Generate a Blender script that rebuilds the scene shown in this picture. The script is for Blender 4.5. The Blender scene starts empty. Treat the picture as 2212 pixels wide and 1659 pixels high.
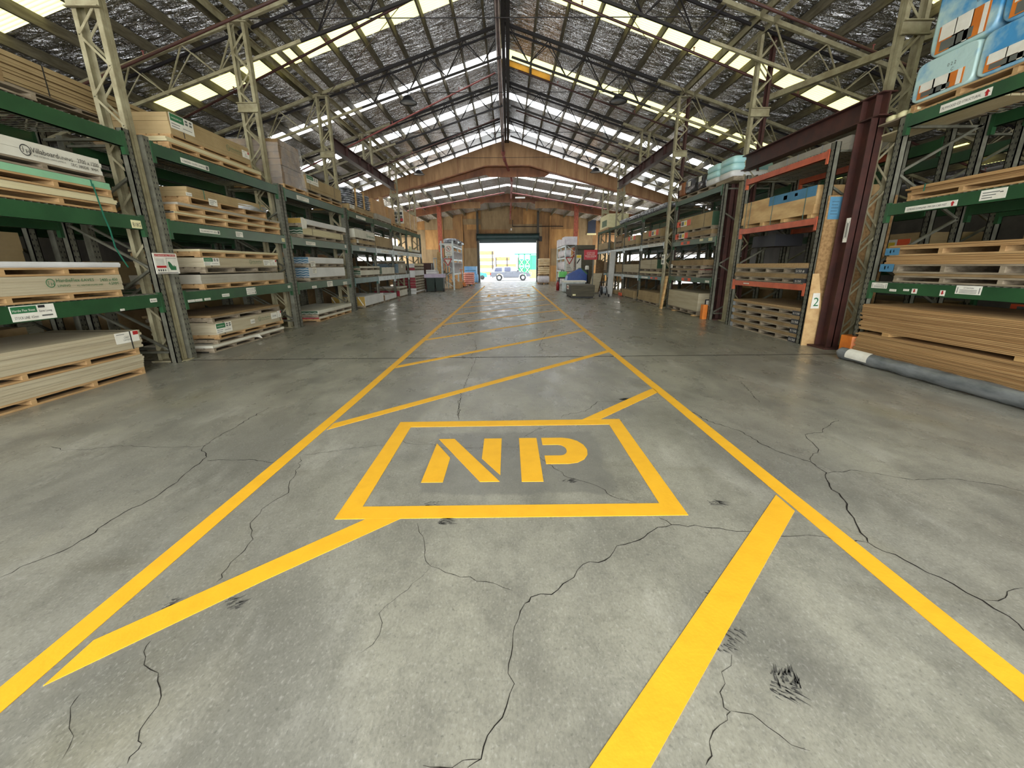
# Builders' merchant warehouse: racking, painted walkway, trussed roof, open roller door
EXPOSURE = -0.09
SKY_BACK, SKY_FRONT = 11.0, 2.4
PANE_WARM, PANE_WHITE, PANE_FAR = 2.0, 4.5, 9.0
SPRINK = [(8.45,-1,.9,'maroon sprinkler pipe on the left roof slope, nearest the camera','maroon_paint',.45),
 (10.3,-1,.5,'maroon sprinkler pipe on the left roof slope, second from the camera','maroon_paint',2.0),
 (15.35,-1,.5,'pinkish sprinkler pipe on the left roof slope, third from the camera','pink_pipe',3.3),
 (18.9,-1,.7,'maroon sprinkler pipe on the left roof slope, farthest from the camera','maroon_paint',1.5),
 (8.4,1,.9,'maroon sprinkler pipe on the right roof slope, nearest the camera','maroon_paint',.2),
 (10.2,1,.9,'maroon sprinkler pipe on the right roof slope, second from the camera','maroon_paint',.5),
 (14.6,1,.7,'maroon sprinkler pipe on the right roof slope, third from the camera','maroon_paint',.3),
 (17.6,1,.8,'maroon sprinkler pipe on the right roof slope, farthest from the camera','maroon_paint',.3)]
CRACKS = [
   ([(-2.386, 3.913), (-2.415, 3.651), (-2.408, 3.338), (-2.419, 3.163), (-2.382, 2.939), (-2.237, 2.795), (-2.215, 2.614), (-2.178, 2.392), (-2.175, 2.202), (-2.215, 2.048), (-2.203, 1.862), (-2.222, 1.754), (-2.3, 1.641), (-2.318, 1.574)], 0.007) ,
   ([(-2.202, 2.745), (-2.019, 2.734), (-1.895, 2.749), (-1.677, 2.689)], 0.006) ,
   ([(-3.651, 3.013), (-3.435, 2.945), (-3.237, 2.96), (-3.077, 3.021), (-2.836, 2.993), (-2.59, 2.978), (-2.413, 2.982)], 0.005) ,
   ([(-1.539, 2.778), (-1.476, 2.614), (-1.426, 2.39), (-1.376, 2.277), (-1.439, 2.101), (-1.425, 1.967), (-1.329, 1.827), (-1.325, 1.655), (-1.318, 1.578), (-1.31, 1.528)], 0.004) ,
   ([(-1.353, 1.239), (-1.343, 1.181), (-1.295, 1.135), (-1.217, 1.104), (-1.149, 1.019), (-1.133, 0.955), (-1.105, 0.889), (-1.091, 0.865), (-1.087, 0.83)], 0.003) ,
   ([(-0.512, 1.949), (-0.443, 1.791), (-0.422, 1.687), (-0.374, 1.607), (-0.261, 1.56), (-0.153, 1.515), (0.002, 1.458)], 0.003) ,
   ([(-0.382, 1.592), (-0.438, 1.506), (-0.532, 1.344), (-0.502, 1.246), (-0.546, 1.169)], 0.002) ,
   ([(0.051, 1.382), (-0.0, 1.189), (-0.005, 1.01), (-0.032, 0.939), (-0.073, 0.888), (-0.09, 0.828), (-0.127, 0.808)], 0.004) ,
   ([(-0.251, 0.819), (-0.205, 0.813), (-0.141, 0.823), (-0.09, 0.828)], 0.003) ,
   ([(-1.54, 2.817), (-1.401, 2.853), (-1.203, 2.93), (-1.018, 2.968)], 0.004) ,
   ([(-0.862, 3.051), (-0.779, 2.989), (-0.602, 2.978), (-0.496, 2.897), (-0.314, 2.908), (0.069, 2.914), (0.179, 2.776), (0.245, 2.664), (0.328, 2.534), (0.354, 2.461), (0.445, 2.391), (0.542, 2.324), (0.611, 2.201), (0.74, 2.114)], 0.004) ,
   ([(0.339, 3.329), (0.223, 3.255), (0.115, 3.094)], 0.004) ,
   ([(-0.527, 4.153), (-0.507, 3.825), (-0.46, 3.497)], 0.006) ,
   ([(-0.5, 6.239), (-0.51, 5.359), (-0.536, 4.318), (-0.477, 3.595)], 0.006) ,
   ([(1.64, 4.264), (1.695, 3.779), (1.764, 3.414), (1.923, 3.183), (1.947, 2.912), (2.001, 2.759), (2.11, 2.618), (2.103, 2.457), (1.997, 2.284), (1.965, 2.117), (1.888, 1.994), (1.855, 1.903), (1.806, 1.82), (1.779, 1.742), (1.846, 1.616), (1.914, 1.459), (1.944, 1.37), (1.951, 1.29), (1.934, 1.222)], 0.009) ,
   ([(2.923, 3.411), (2.648, 3.217), (2.58, 3.139), (2.405, 3.092), (2.313, 2.814), (2.195, 2.713), (2.118, 2.618)], 0.005) ,
   ([(2.103, 2.447), (2.291, 2.487), (2.437, 2.426), (2.59, 2.348), (2.854, 2.358), (3.018, 2.292), (3.122, 2.202)], 0.005) ,
   ([(1.949, 1.37), (2.048, 1.382), (2.097, 1.414), (2.19, 1.434)], 0.004) ,
   ([(0.817, 1.969), (0.86, 1.906), (1.023, 1.887), (1.136, 1.853), (1.264, 1.841), (1.385, 1.798), (1.516, 1.805), (1.592, 1.788), (1.648, 1.763), (1.779, 1.742)], 0.005) ,
   ([(0.867, 1.905), (0.74, 1.861), (0.651, 1.782), (0.528, 1.737), (0.472, 1.658), (0.407, 1.625), (0.335, 1.61), (0.277, 1.532), (0.228, 1.488), (0.169, 1.433), (0.084, 1.415), (0.052, 1.383)], 0.006) ,
   ([(0.786, 1.138), (0.719, 1.074), (0.678, 1.007), (0.666, 0.961), (0.678, 0.946), (0.659, 0.918), (0.598, 0.891), (0.564, 0.827), (0.535, 0.804)], 0.003) ,
   ([(0.68, 0.95), (0.742, 0.938), (0.766, 0.902), (0.805, 0.849), (0.849, 0.836)], 0.0025) ,
   ([(1.613, 4.01), (1.392, 3.954), (0.902, 3.993), (0.724, 3.702), (0.501, 3.608), (0.467, 3.513)], 0.005) ,
   ([(-1.423, 1.031), (-1.408, 0.987), (-1.311, 0.905), (-1.283, 0.844)], 0.002) ,
   ([(2.736, 4.669), (2.613, 4.213), (2.506, 3.904)], 0.006) ,
   ([(0.768, 8.441), (0.532, 7.158), (0.563, 6.547)], 0.008) ,
   ([(-0.65, 7.691), (-0.549, 6.913), (-0.592, 6.312)], 0.008) ,
]
SCUFFS = [(0.918, 1.044, 40, 1.0, 0.05), (0.883, 1.013, 25, -0.6, 0.05), (0.859, 1.418, 25, -0.5, 0.06), (0.832, 1.235, 20, -0.8, 0.04), (0.781, 1.186, 16, -0.8, 0.03), (1.172, 4.052, 50, 0.3, 0.12), (-0.469, 2.129, 30, 0, 0.05), (-0.364, 1.967, 40, -0.2, 0.06), (1.198, 2.119, 25, -0.5, 0.08), (-1.162, 1.402, 25, 0.6, 0.06), (-1.399, 1.398, 20, 0.7, 0.05), (0.366, 2.38, 20, 0.5, 0.06)]








OPEN_H = 5.2
import bpy, math, random
from mathutils import Vector, Matrix
random.seed(7)
C = bpy.context.scene.collection
SC = bpy.context.scene
WL = {}          # object name -> world location of its origin
# ------------------------------------------------------------------ materials
MATS = {}
def _n(nt, t, **kw):
    n = nt.nodes.new(t)
    for k, v in kw.items(): setattr(n, k, v)
    return n
def mat(name, col, rough=0.6, metal=0.0, col2=None, scale=4.0, stretch=(1,1,1), bump=0.0, bscale=None,
        bands=None, emis=None, spec=0.5, detail=4.0, alpha=1.0, ramp=(0.35,0.65), objspace=False, trans=0.0):
    """procedural material: noise mix of two colours, optional fine horizontal sheet lines, optional bump"""
    m = bpy.data.materials.new(name); m.use_nodes = True
    nt = m.node_tree; L = nt.links
    p = nt.nodes['Principled BSDF']
    p.inputs['Roughness'].default_value = rough
    p.inputs['Metallic'].default_value = metal
    p.inputs['Specular IOR Level'].default_value = spec
    if trans: p.inputs['Transmission Weight'].default_value = trans
    if alpha < 1: p.inputs['Alpha'].default_value = alpha
    c1 = (*col, 1)
    if col2 is None: col2 = tuple(c*0.8 for c in col)
    c2 = (*col2, 1)
    geo = _n(nt, 'ShaderNodeNewGeometry')
    if objspace:
        tc = _n(nt, 'ShaderNodeTexCoord'); src = tc.outputs['Object']
    else: src = geo.outputs['Position']
    mp = _n(nt, 'ShaderNodeMapping'); mp.inputs['Scale'].default_value = stretch
    L.new(src, mp.inputs['Vector'])
    nz = _n(nt, 'ShaderNodeTexNoise'); nz.inputs['Scale'].default_value = scale; nz.inputs['Detail'].default_value = detail
    nz.inputs['Roughness'].default_value = 0.6
    L.new(mp.outputs[0], nz.inputs['Vector'])
    mr = _n(nt, 'ShaderNodeMapRange'); mr.inputs[1].default_value = ramp[0]; mr.inputs[2].default_value = ramp[1]
    L.new(nz.outputs[0], mr.inputs[0])
    mx = _n(nt, 'ShaderNodeMix', data_type='RGBA')
    mx.inputs[6].default_value = c1; mx.inputs[7].default_value = c2
    L.new(mr.outputs[0], mx.inputs[0])
    out = mx.outputs[2]
    if bands:
        freq, width, dark = bands
        sep = _n(nt, 'ShaderNodeSeparateXYZ'); L.new(geo.outputs['Position'], sep.inputs[0])
        a = _n(nt, 'ShaderNodeMath', operation='MULTIPLY'); a.inputs[1].default_value = freq; L.new(sep.outputs[2], a.inputs[0])
        f = _n(nt, 'ShaderNodeMath', operation='FRACT'); L.new(a.outputs[0], f.inputs[0])
        lt = _n(nt, 'ShaderNodeMath', operation='LESS_THAN'); lt.inputs[1].default_value = width; L.new(f.outputs[0], lt.inputs[0])
        sn = _n(nt, 'ShaderNodeSeparateXYZ'); L.new(geo.outputs['Normal'], sn.inputs[0])
        ab = _n(nt, 'ShaderNodeMath', operation='ABSOLUTE'); L.new(sn.outputs[2], ab.inputs[0])
        l2 = _n(nt, 'ShaderNodeMath', operation='LESS_THAN'); l2.inputs[1].default_value = 0.5; L.new(ab.outputs[0], l2.inputs[0])
        mu = _n(nt, 'ShaderNodeMath', operation='MULTIPLY'); L.new(lt.outputs[0], mu.inputs[0]); L.new(l2.outputs[0], mu.inputs[1])
        mb = _n(nt, 'ShaderNodeMix', data_type='RGBA', blend_type='MULTIPLY')
        mb.inputs[7].default_value = (dark, dark, dark*0.95, 1)
        L.new(mu.outputs[0], mb.inputs[0]); L.new(out, mb.inputs[6]); out = mb.outputs[2]
    L.new(out, p.inputs['Base Color'])
    if emis:
        p.inputs['Emission Color'].default_value = (*emis[0], 1); p.inputs['Emission Strength'].default_value = emis[1]
    if bump:
        bz = nz
        if bscale:
            bz = _n(nt, 'ShaderNodeTexNoise'); bz.inputs['Scale'].default_value = bscale; bz.inputs['Detail'].default_value = 5
            L.new(mp.outputs[0], bz.inputs['Vector'])
        bp = _n(nt, 'ShaderNodeBump'); bp.inputs['Strength'].default_value = bump; bp.inputs['Distance'].default_value = 0.02
        L.new(bz.outputs[0], bp.inputs['Height']); L.new(bp.outputs[0], p.inputs['Normal'])
    MATS[name] = m
    return m

def srgb(r, g, b):
    f = lambda c: (c/255/12.92) if c/255 <= 0.04045 else ((c/255+0.055)/1.055)**2.4
    return (f(r), f(g), f(b))

# ------------------------------------------------------------------ mesh builder
class MB:
    def __init__(s): s.v = []; s.f = []; s.m = []; s.sm = []; s.cur = 0; s.smooth = False
    def _add(s, vs, fs):
        o = len(s.v); s.v.extend([tuple(v) for v in vs])
        for f in fs: s.f.append([i+o for i in f]); s.m.append(s.cur); s.sm.append(s.smooth)
    def mat(s, i): s.cur = i; return s
    def box(s, x0, x1, y0, y1, z0, z1):
        if x0 > x1: x0, x1 = x1, x0
        if y0 > y1: y0, y1 = y1, y0
        if z0 > z1: z0, z1 = z1, z0
        vs = [(x0,y0,z0),(x1,y0,z0),(x1,y1,z0),(x0,y1,z0),(x0,y0,z1),(x1,y0,z1),(x1,y1,z1),(x0,y1,z1)]
        s._add(vs, [(0,3,2,1),(4,5,6,7),(0,1,5,4),(1,2,6,5),(2,3,7,6),(3,0,4,7)]); return s
    def obox(s, c, ux, uy, uz):
        """oriented box: centre and three half-axis vectors"""
        c, ux, uy, uz = map(Vector, (c, ux, uy, uz))
        vs = [c+a*ux+b*uy+d*uz for d in (-1,1) for (a,b) in ((-1,-1),(1,-1),(1,1),(-1,1))]
        fs = [(0,3,2,1),(4,5,6,7),(0,1,5,4),(1,2,6,5),(2,3,7,6),(3,0,4,7)]
        if ux.cross(uy).dot(uz) < 0: fs = [f[::-1] for f in fs]
        s._add(vs, fs); return s
    def bar(s, p, q, w, h=None, up=(0,0,1)):
        p, q = Vector(p), Vector(q); d = q-p
        if d.length < 1e-6: return s
        h = h or w; d2 = d.normalized(); up = Vector(up)
        a = d2.cross(up)
        if a.length < 1e-3: a = d2.cross(Vector((1,0,0)))
        a.normalize(); b = a.cross(d2)
        return s.obox((p+q)/2, d/2, a*w/2, b*h/2)
    def angle(s, p, q, w, t, a, b):
        """L-section along p-q, legs toward a and b"""
        p, q, a, b = map(Vector, (p, q, a, b)); d = (q-p)
        s.obox((p+q)/2+a*w/2, d/2, a*w/2, b*t/2); s.obox((p+q)/2+b*w/2, d/2, a*t/2, b*w/2); return s
    def tube(s, p, q, r, n=10, r2=None, caps=True):
        p, q = Vector(p), Vector(q); d = (q-p).normalized(); r2 = r if r2 is None else r2
        a = d.cross(Vector((0,0,1)));
        if a.length < 1e-3: a = d.cross(Vector((1,0,0)))
        a.normalize(); b = d.cross(a)
        vs = [p+(a*math.cos(t)+b*math.sin(t))*r for t in [2*math.pi*i/n for i in range(n)]]
        vs += [q+(a*math.cos(t)+b*math.sin(t))*r2 for t in [2*math.pi*i/n for i in range(n)]]
        sm = s.smooth; s.smooth = True
        s._add(vs, [(i, (i+1) % n, n+(i+1) % n, n+i) for i in range(n)])
        s.smooth = sm
        if caps: s._add(vs, [list(range(n))[::-1], list(range(n, 2*n))])
        return s
    def path(s, pts, r, n=10):
        for i in range(len(pts)-1): s.tube(pts[i], pts[i+1], r, n)
        return s
    def lathe(s, prof, c, axis=(0,0,1), n=20):
        """profile [(radius, height)] turned about an axis"""
        ax = Vector(axis).normalized(); a = ax.cross(Vector((0,0,1)))
        if a.length < 1e-3: a = Vector((1,0,0))
        a.normalize(); b = ax.cross(a); c = Vector(c); vs = []
        for (r, h) in prof:
            for i in range(n):
                t = 2*math.pi*i/n; vs.append(c+ax*h+(a*math.cos(t)+b*math.sin(t))*r)
        fs = []
        for k in range(len(prof)-1):
            for i in range(n): fs.append((k*n+i, k*n+(i+1) % n, (k+1)*n+(i+1) % n, (k+1)*n+i))
        sm = s.smooth; s.smooth = True; s._add(vs, fs); s.smooth = sm
        s._add(vs, [list(range(n))[::-1], list(range((len(prof)-1)*n, len(prof)*n))]); return s
    def poly(s, pts): s._add(pts, [list(range(len(pts)))]); return s
    def prism(s, pts, d):
        """closed planar outline extruded by vector d"""
        n = len(pts); d = Vector(d); a = [Vector(p) for p in pts]
        nv = Vector((0,0,0))
        for i in range(n): nv += a[i].cross(a[(i+1) % n])
        if nv.dot(d) > 0: a = a[::-1]
        s._add(a+[p+d for p in a], [list(range(n)), list(range(n, 2*n))[::-1]]+[(i, i+n, (i+1) % n+n, (i+1) % n) for i in range(n)]); return s
    def quad(s, o, r, u, w, h):
        o, r, u = Vector(o), Vector(r), Vector(u)
        return s.poly([o, o+r*w, o+r*w+u*h, o+u*h])
    def text(s, body, o, r, u, size, width=None, align='L'):
        vs, fs, w = text_geo(body)
        o, r, u = Vector(o), Vector(r), Vector(u); k = size; kx = size if width is None else width/max(w, 1e-4)
        sh = -w*kx/2 if align == 'C' else (-w*kx if align == 'R' else 0)
        s._add([o+r*(x*kx+sh)+u*(y*k) for x, y in vs], fs); return s
    def blob(s, c, rx, ry, rz, n=10, m=6, jit=0.0, e=1.0):
        """rounded lump (superellipsoid)"""
        sg = lambda v, p: math.copysign(abs(v)**p, v)
        vs = []
        for j in range(m+1):
            ph = -math.pi/2+math.pi*j/m
            for i in range(n):
                th = 2*math.pi*i/n; k = 1+random.uniform(-jit, jit)
                vs.append((c[0]+rx*k*sg(math.cos(ph), e)*sg(math.cos(th), e), c[1]+ry*k*sg(math.cos(ph), e)*sg(math.sin(th), e), c[2]+rz*k*sg(math.sin(ph), e)))
        sm = s.smooth; s.smooth = True
        s._add(vs, [(j*n+i, j*n+(i+1) % n, (j+1)*n+(i+1) % n, (j+1)*n+i) for j in range(m) for i in range(n)]); s.smooth = sm
        return s
    def build(s, name, mats, parent=None, origin=None):
        if not isinstance(mats, (list, tuple)): mats = [mats]
        mats = [MATS[x] if isinstance(x, str) else x for x in mats]
        if parent is not None: org = WL[parent.name]
        elif origin is not None: org = Vector(origin)
        else:
            xs = [v[0] for v in s.v]; ys = [v[1] for v in s.v]; zs = [v[2] for v in s.v]
            org = Vector(((min(xs)+max(xs))/2, (min(ys)+max(ys))/2, min(zs)))
        me = bpy.data.meshes.new(name)
        me.from_pydata([(v[0]-org[0], v[1]-org[1], v[2]-org[2]) for v in s.v], [], s.f)
        for m in mats: me.materials.append(m)
        me.polygons.foreach_set('material_index', s.m); me.polygons.foreach_set('use_smooth', s.sm)
        me.update()
        o = bpy.data.objects.new(name, me); C.objects.link(o)
        if parent is not None: o.parent = parent
        else: o.location = org
        WL[o.name] = org
        return o
_tx = {}
def text_geo(body):
    if body in _tx: return _tx[body]
    cu = bpy.data.curves.new('t', 'FONT'); cu.body = body; cu.resolution_u = 2; cu.size = 1.0
    ob = bpy.data.objects.new('t', cu); C.objects.link(ob)
    dg = bpy.context.evaluated_depsgraph_get(); me = ob.evaluated_get(dg).to_mesh()
    vs = [(v.co.x, v.co.y) for v in me.vertices]; fs = [list(p.vertices) for p in me.polygons]
    w = max([v[0] for v in vs] or [1])
    ob.evaluated_get(dg).to_mesh_clear(); bpy.data.objects.remove(ob); bpy.data.curves.remove(cu)
    _tx[body] = (vs, fs, w); return _tx[body]
def tag(o, label, cat, group=None, kind=None):
    o['label'] = label; o['category'] = cat
    if group: o['group'] = group
    if kind: o['kind'] = kind
    return o
def struct(o): o['kind'] = 'structure'; return o
def thing(name, label, cat, loc=(0,0,0), group=None):
    o = bpy.data.objects.new(name, None); C.objects.link(o); o.location = loc; o.empty_display_size = 0.2
    WL[o.name] = Vector(loc); return tag(o, label, cat, group)
def copy_tree(o, loc=None, label=None, parent=None, rotz=None):
    c = o.copy(); C.objects.link(c)
    if parent is not None: c.parent = parent
    if loc is not None: c.location = loc; WL[c.name] = Vector(loc)
    if rotz is not None: c.rotation_euler = (0,0,rotz)
    if label: c['label'] = label
    for ch in list(o.children): copy_tree(ch, parent=c)
    return c

# ------------------------------------------------------------------ palette
mat('beige_paint', srgb(158,150,118), .55, col2=srgb(128,118,88), scale=6, bump=.1)
mat('maroon_paint', srgb(70,36,26), .6, col2=srgb(52,27,20), scale=5)
mat('end_green', srgb(48,76,50), .6, col2=srgb(40,64,42), scale=5)
mat('dark_maroon', srgb(22,13,12), .6, col2=srgb(15,10,9), scale=5)  # maroon paint, darkened further to put the trusses' backlit shade into the colour
mat('pink_pipe', srgb(150,84,78), .45, col2=srgb(120,62,56), scale=5)
mat('steel_pipe', srgb(118,104,102), .28, .6, col2=srgb(84,64,62), scale=3)
mat('purlin_timber', srgb(112,104,82), .7, col2=srgb(84,76,56), scale=3, stretch=(6,1,6))
mat('ochre_timber', srgb(205,150,60), .7, col2=srgb(180,125,45), scale=3)
mat('portal_plywood', srgb(170,130,84), .6, col2=srgb(136,98,58), scale=1.2, stretch=(3,1,.5))
mat('rust_plywood', srgb(146,92,52), .6, col2=srgb(108,64,36), scale=1.5, stretch=(2,1,.6))
mat('wall_plywood', srgb(186,142,84), .65, col2=srgb(146,104,56), scale=1.1, stretch=(3,1,.7), detail=6)
mat('wall_plywood_dark', srgb(152,114,68), .65, col2=srgb(116,84,48), scale=1.1, stretch=(3,1,.7), detail=6)
mat('wall_plywood_grey', srgb(150,128,92), .65, col2=srgb(122,100,68), scale=1.1, stretch=(3,1,.7), detail=6)
mat('side_cladding', srgb(70,66,58), .7, col2=srgb(52,48,42), scale=2)
mat('rust_post', srgb(176,88,56), .6, col2=srgb(130,58,34), scale=6, stretch=(3,3,1))
mat('rack_grey', srgb(108,106,90), .5, .1, col2=srgb(82,80,66), scale=8)
mat('rack_green', srgb(42,80,46), .3, col2=srgb(33,66,38), scale=3, bump=.03)
mat('rack_blue_green', srgb(62,104,96), .35, col2=srgb(44,82,72), scale=3)
mat('rack_white', srgb(205,212,208), .4, col2=srgb(170,180,176), scale=6)
mat('rack_orange', srgb(190,92,56), .42, col2=srgb(160,72,42), scale=4)
mat('guard_orange', srgb(212,122,38), .5, col2=srgb(186,98,28), scale=4)
mat('hole_dark', (.008,.008,.008), .8)
mat('black', (.012,.012,.012), .6)
mat('dark_grey', (.03,.03,.032), .6)
mat('pallet_wood', srgb(182,148,100), .75, col2=srgb(150,114,70), scale=5, stretch=(2,.5,4), bump=.15, objspace=True)
mat('pallet_grey', srgb(150,136,112), .8, col2=srgb(112,98,76), scale=6, stretch=(2,.5,4), bump=.15, objspace=True)
mat('pallet_red', srgb(150,28,42), .6, col2=srgb(120,20,34), scale=5)
mat('plaster_board', srgb(214,210,192), .7, col2=srgb(198,192,172), scale=2, bands=(90,.16,.8))
mat('plaster_white', srgb(216,214,208), .7, col2=srgb(200,198,192), scale=2, bands=(80,.14,.86))
mat('cream_board', srgb(206,194,154), .7, col2=srgb(190,176,134), scale=2.5, stretch=(1,.4,6), bands=(70,.16,.72))
mat('fibre_board', srgb(182,170,140), .75, col2=srgb(166,152,122), scale=2.5, stretch=(1,.4,8), bands=(130,.2,.82))
mat('grey_board', srgb(168,160,142), .75, col2=srgb(150,142,124), scale=2, bands=(130,.2,.84))
mat('tan_board', srgb(172,148,104), .75, col2=srgb(150,126,84), scale=2, bands=(60,.18,.62))
mat('particle_board', srgb(170,140,96), .8, col2=srgb(150,120,78), scale=40, bands=(45,.1,.7))
mat('brown_board', srgb(150,124,84), .75, col2=srgb(122,98,62), scale=3, bands=(90,.2,.7))
mat('mint_board', srgb(136,184,142), .7, col2=srgb(122,168,128), scale=2)
mat('ply_edge', srgb(188,150,98), .75, col2=srgb(150,112,66), scale=3, stretch=(1,.3,30), bands=(57.14,.34,.5))
mat('ply_face', srgb(196,156,100), .7, col2=srgb(166,126,74), scale=2, stretch=(5,.6,5), objspace=True)
mat('osb', srgb(158,124,78), .8, col2=srgb(124,92,52), scale=22, objspace=True)
mat('raw_timber', srgb(196,160,104), .75, col2=srgb(164,124,72), scale=3, stretch=(3,.6,6), bump=.1)
mat('crate_ply', srgb(206,172,118), .7, col2=srgb(176,138,88), scale=2, stretch=(2,.8,3))
mat('wall_timber_dark', srgb(120,92,56), .75, col2=srgb(90,66,40), scale=3, stretch=(3,.6,6))
mat('olive_pack', srgb(84,78,58), .7, col2=srgb(62,56,40), scale=2, stretch=(1,1,14), bands=(30,.14,.75))
mat('paper', srgb(226,222,206), .6, col2=srgb(214,208,190), scale=8)
mat('paper_cream', srgb(226,218,170), .6, col2=srgb(214,204,152), scale=8)
mat('print_black', (.02,.02,.02), .6)
mat('print_grey', srgb(96,98,90), .6)
mat('print_green', srgb(38,106,62), .6)
mat('print_olive', srgb(96,118,84), .6)
mat('print_red', srgb(178,34,34), .55)
mat('print_orange', srgb(226,92,52), .6)
mat('print_blue', srgb(70,122,150), .6)
mat('print_yellow', srgb(236,206,60), .6)
mat('card_blue', srgb(84,134,158), .65, col2=srgb(72,118,142), scale=6)
mat('steel_tag', srgb(150,154,156), .4, .3)
mat('plastic_wrap', srgb(196,196,192), .22, col2=srgb(150,150,146), scale=5, bump=.5, bscale=7, stretch=(1,1,2.5))
mat('clear_wrap', srgb(206,198,190), .25, col2=srgb(150,134,120), scale=4, bump=.6, bscale=8, stretch=(1,1,.8))
mat('dark_wrap', srgb(64,62,60), .22, col2=srgb(30,28,28), scale=6, bump=.7, bscale=9)
mat('silver_wrap', srgb(170,172,176), .25, .2, col2=srgb(64,64,66), scale=9, bump=.7, bscale=11)
mat('brown_wrap', srgb(140,112,72), .3, col2=srgb(96,74,44), scale=4, bump=.5, bscale=7)
mat('blue_wrap', srgb(178,204,196), .28, col2=srgb(66,140,186), scale=2.2, bump=.4, bscale=6, ramp=(.42,.6))
mat('aqua_wrap', srgb(178,214,206), .3, col2=srgb(150,200,200), scale=2.2, bump=.4, bscale=6)
mat('cardboard', srgb(190,150,102), .8, col2=srgb(172,132,86), scale=2)
mat('bag_white', srgb(220,216,214), .55, col2=srgb(198,190,192), scale=6, bump=.3, bscale=12)
mat('bag_cream', srgb(226,206,168), .6, col2=srgb(206,176,128), scale=4, bump=.3, bscale=9)
mat('bag_pink', srgb(232,170,154), .6, col2=srgb(222,140,124), scale=5, bump=.3, bscale=9)
mat('box_blue', srgb(140,186,222), .55, col2=srgb(104,160,214), scale=3)
mat('bin_green', srgb(40,56,44), .45, col2=srgb(32,46,36), scale=4)
mat('lilac_board', srgb(196,182,196), .6, col2=srgb(182,168,184), scale=4)
mat('bin_blue', srgb(28,74,150), .4, col2=srgb(22,60,128), scale=4)
mat('lid_green', srgb(34,98,56), .4)
mat('lime_plastic', srgb(104,206,92), .4, col2=srgb(92,190,80), scale=4)
mat('extinguisher_red', srgb(150,24,24), .35)
mat('strap_black', (.015,.015,.015), .5)
mat('strap_green', srgb(28,104,80), .5)
mat('strap_white', srgb(225,222,214), .5)
mat('roller_green', srgb(38,62,60), .45, col2=srgb(30,50,50), scale=3)
mat('timber_packs', srgb(196,168,108), .75, col2=srgb(150,122,74), scale=3, stretch=(1,1,6), bands=(9,.3,.3))
mat('tyre', (.02,.02,.02), .75)
mat('rim', srgb(170,172,174), .35, .6)
mat('glass_dark', srgb(52,60,88), .1)
mat('glass_light', srgb(150,160,200), .1)
mat('end_mustard', srgb(172,140,60), .65, col2=srgb(150,120,50), scale=6)
mat('end_blue', srgb(70,104,120), .65, col2=srgb(60,92,108), scale=6)
mat('truck_grey', srgb(96,100,108), .35, .0, col2=srgb(90,94,102), scale=3)
mat('truck_white', srgb(150,154,158), .35)
mat('tail_red', srgb(170,20,24), .3)
mat('teal_car', srgb(64,206,196), .35)
mat('yard_yellow', srgb(226,210,96), .5)
mat('yard_green', srgb(46,170,110), .5)
mat('yard_ground', srgb(190,190,186), .85, col2=srgb(172,172,168), scale=.6)
mat('board_dark', srgb(40,48,66), .4)
mat('plaster_plug', srgb(228,226,220), .5)
mat('roll_plastic', srgb(122,124,122), .25, .15, col2=srgb(78,82,82), scale=7, stretch=(1,.35,1), bump=.5, bscale=10)
_m = mat('clear_film', srgb(215,210,205), .12, col2=srgb(235,232,228), scale=5, bump=.5, bscale=9, alpha=.2)
mat('sign_red', srgb(186,14,26), .45)
mat('grey_sheet', srgb(178,176,168), .6, col2=srgb(160,158,150), scale=3)
# ------------------------------------------------------------------ camera
R = [[0.999933096963952, -0.009772894313849296, 0.006188063736719155], [-0.008640755020684567, -0.2754240662843205, 0.9612839960511579], [-0.007690185222208956, -0.9612731527761194, -0.27549008476369446]]
cam = bpy.data.cameras.new('camera'); cam.sensor_fit = 'HORIZONTAL'; cam.sensor_width = 36; cam.lens = 890/2212*36
cam.clip_start = 0.05; cam.clip_end = 400
co = bpy.data.objects.new('camera', cam); C.objects.link(co)
co.matrix_world = Matrix([[R[0][0], -R[0][1], -R[0][2], 0], [R[1][0], -R[1][1], -R[1][2], 0], [R[2][0], -R[2][1], -R[2][2], 1.34], [0,0,0,1]])
SC.camera = co
SC.view_settings.view_transform = 'Standard'; SC.view_settings.look = 'None'
SC.view_settings.gamma = 1; SC.view_settings.use_curve_mapping = False
SC.view_settings.exposure = EXPOSURE
cy = SC.cycles
cy.use_denoising = True; cy.denoiser = 'OPENIMAGEDENOISE'
cy.max_bounces = 6; cy.diffuse_bounces = 3; cy.glossy_bounces = 3; cy.transmission_bounces = 4; cy.transparent_max_bounces = 6
cy.sample_clamp_indirect = 8; cy.caustics_reflective = False; cy.caustics_refractive = False
w = bpy.data.worlds.new('world'); SC.world = w; w.use_nodes = True
bg = w.node_tree.nodes['Background']; bg.inputs[0].default_value = (0.96, 1.0, 1.05, 1)
_tc = _n(w.node_tree, 'ShaderNodeTexCoord'); _sp = _n(w.node_tree, 'ShaderNodeSeparateXYZ'); w.node_tree.links.new(_tc.outputs['Generated'], _sp.inputs[0])
_mr = _n(w.node_tree, 'ShaderNodeMapRange'); _mr.inputs[1].default_value = -.75; _mr.inputs[2].default_value = -.1; _mr.inputs[3].default_value = SKY_BACK; _mr.inputs[4].default_value = SKY_FRONT
w.node_tree.links.new(_sp.outputs[1], _mr.inputs[0]); w.node_tree.links.new(_mr.outputs[0], bg.inputs[1])

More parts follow.
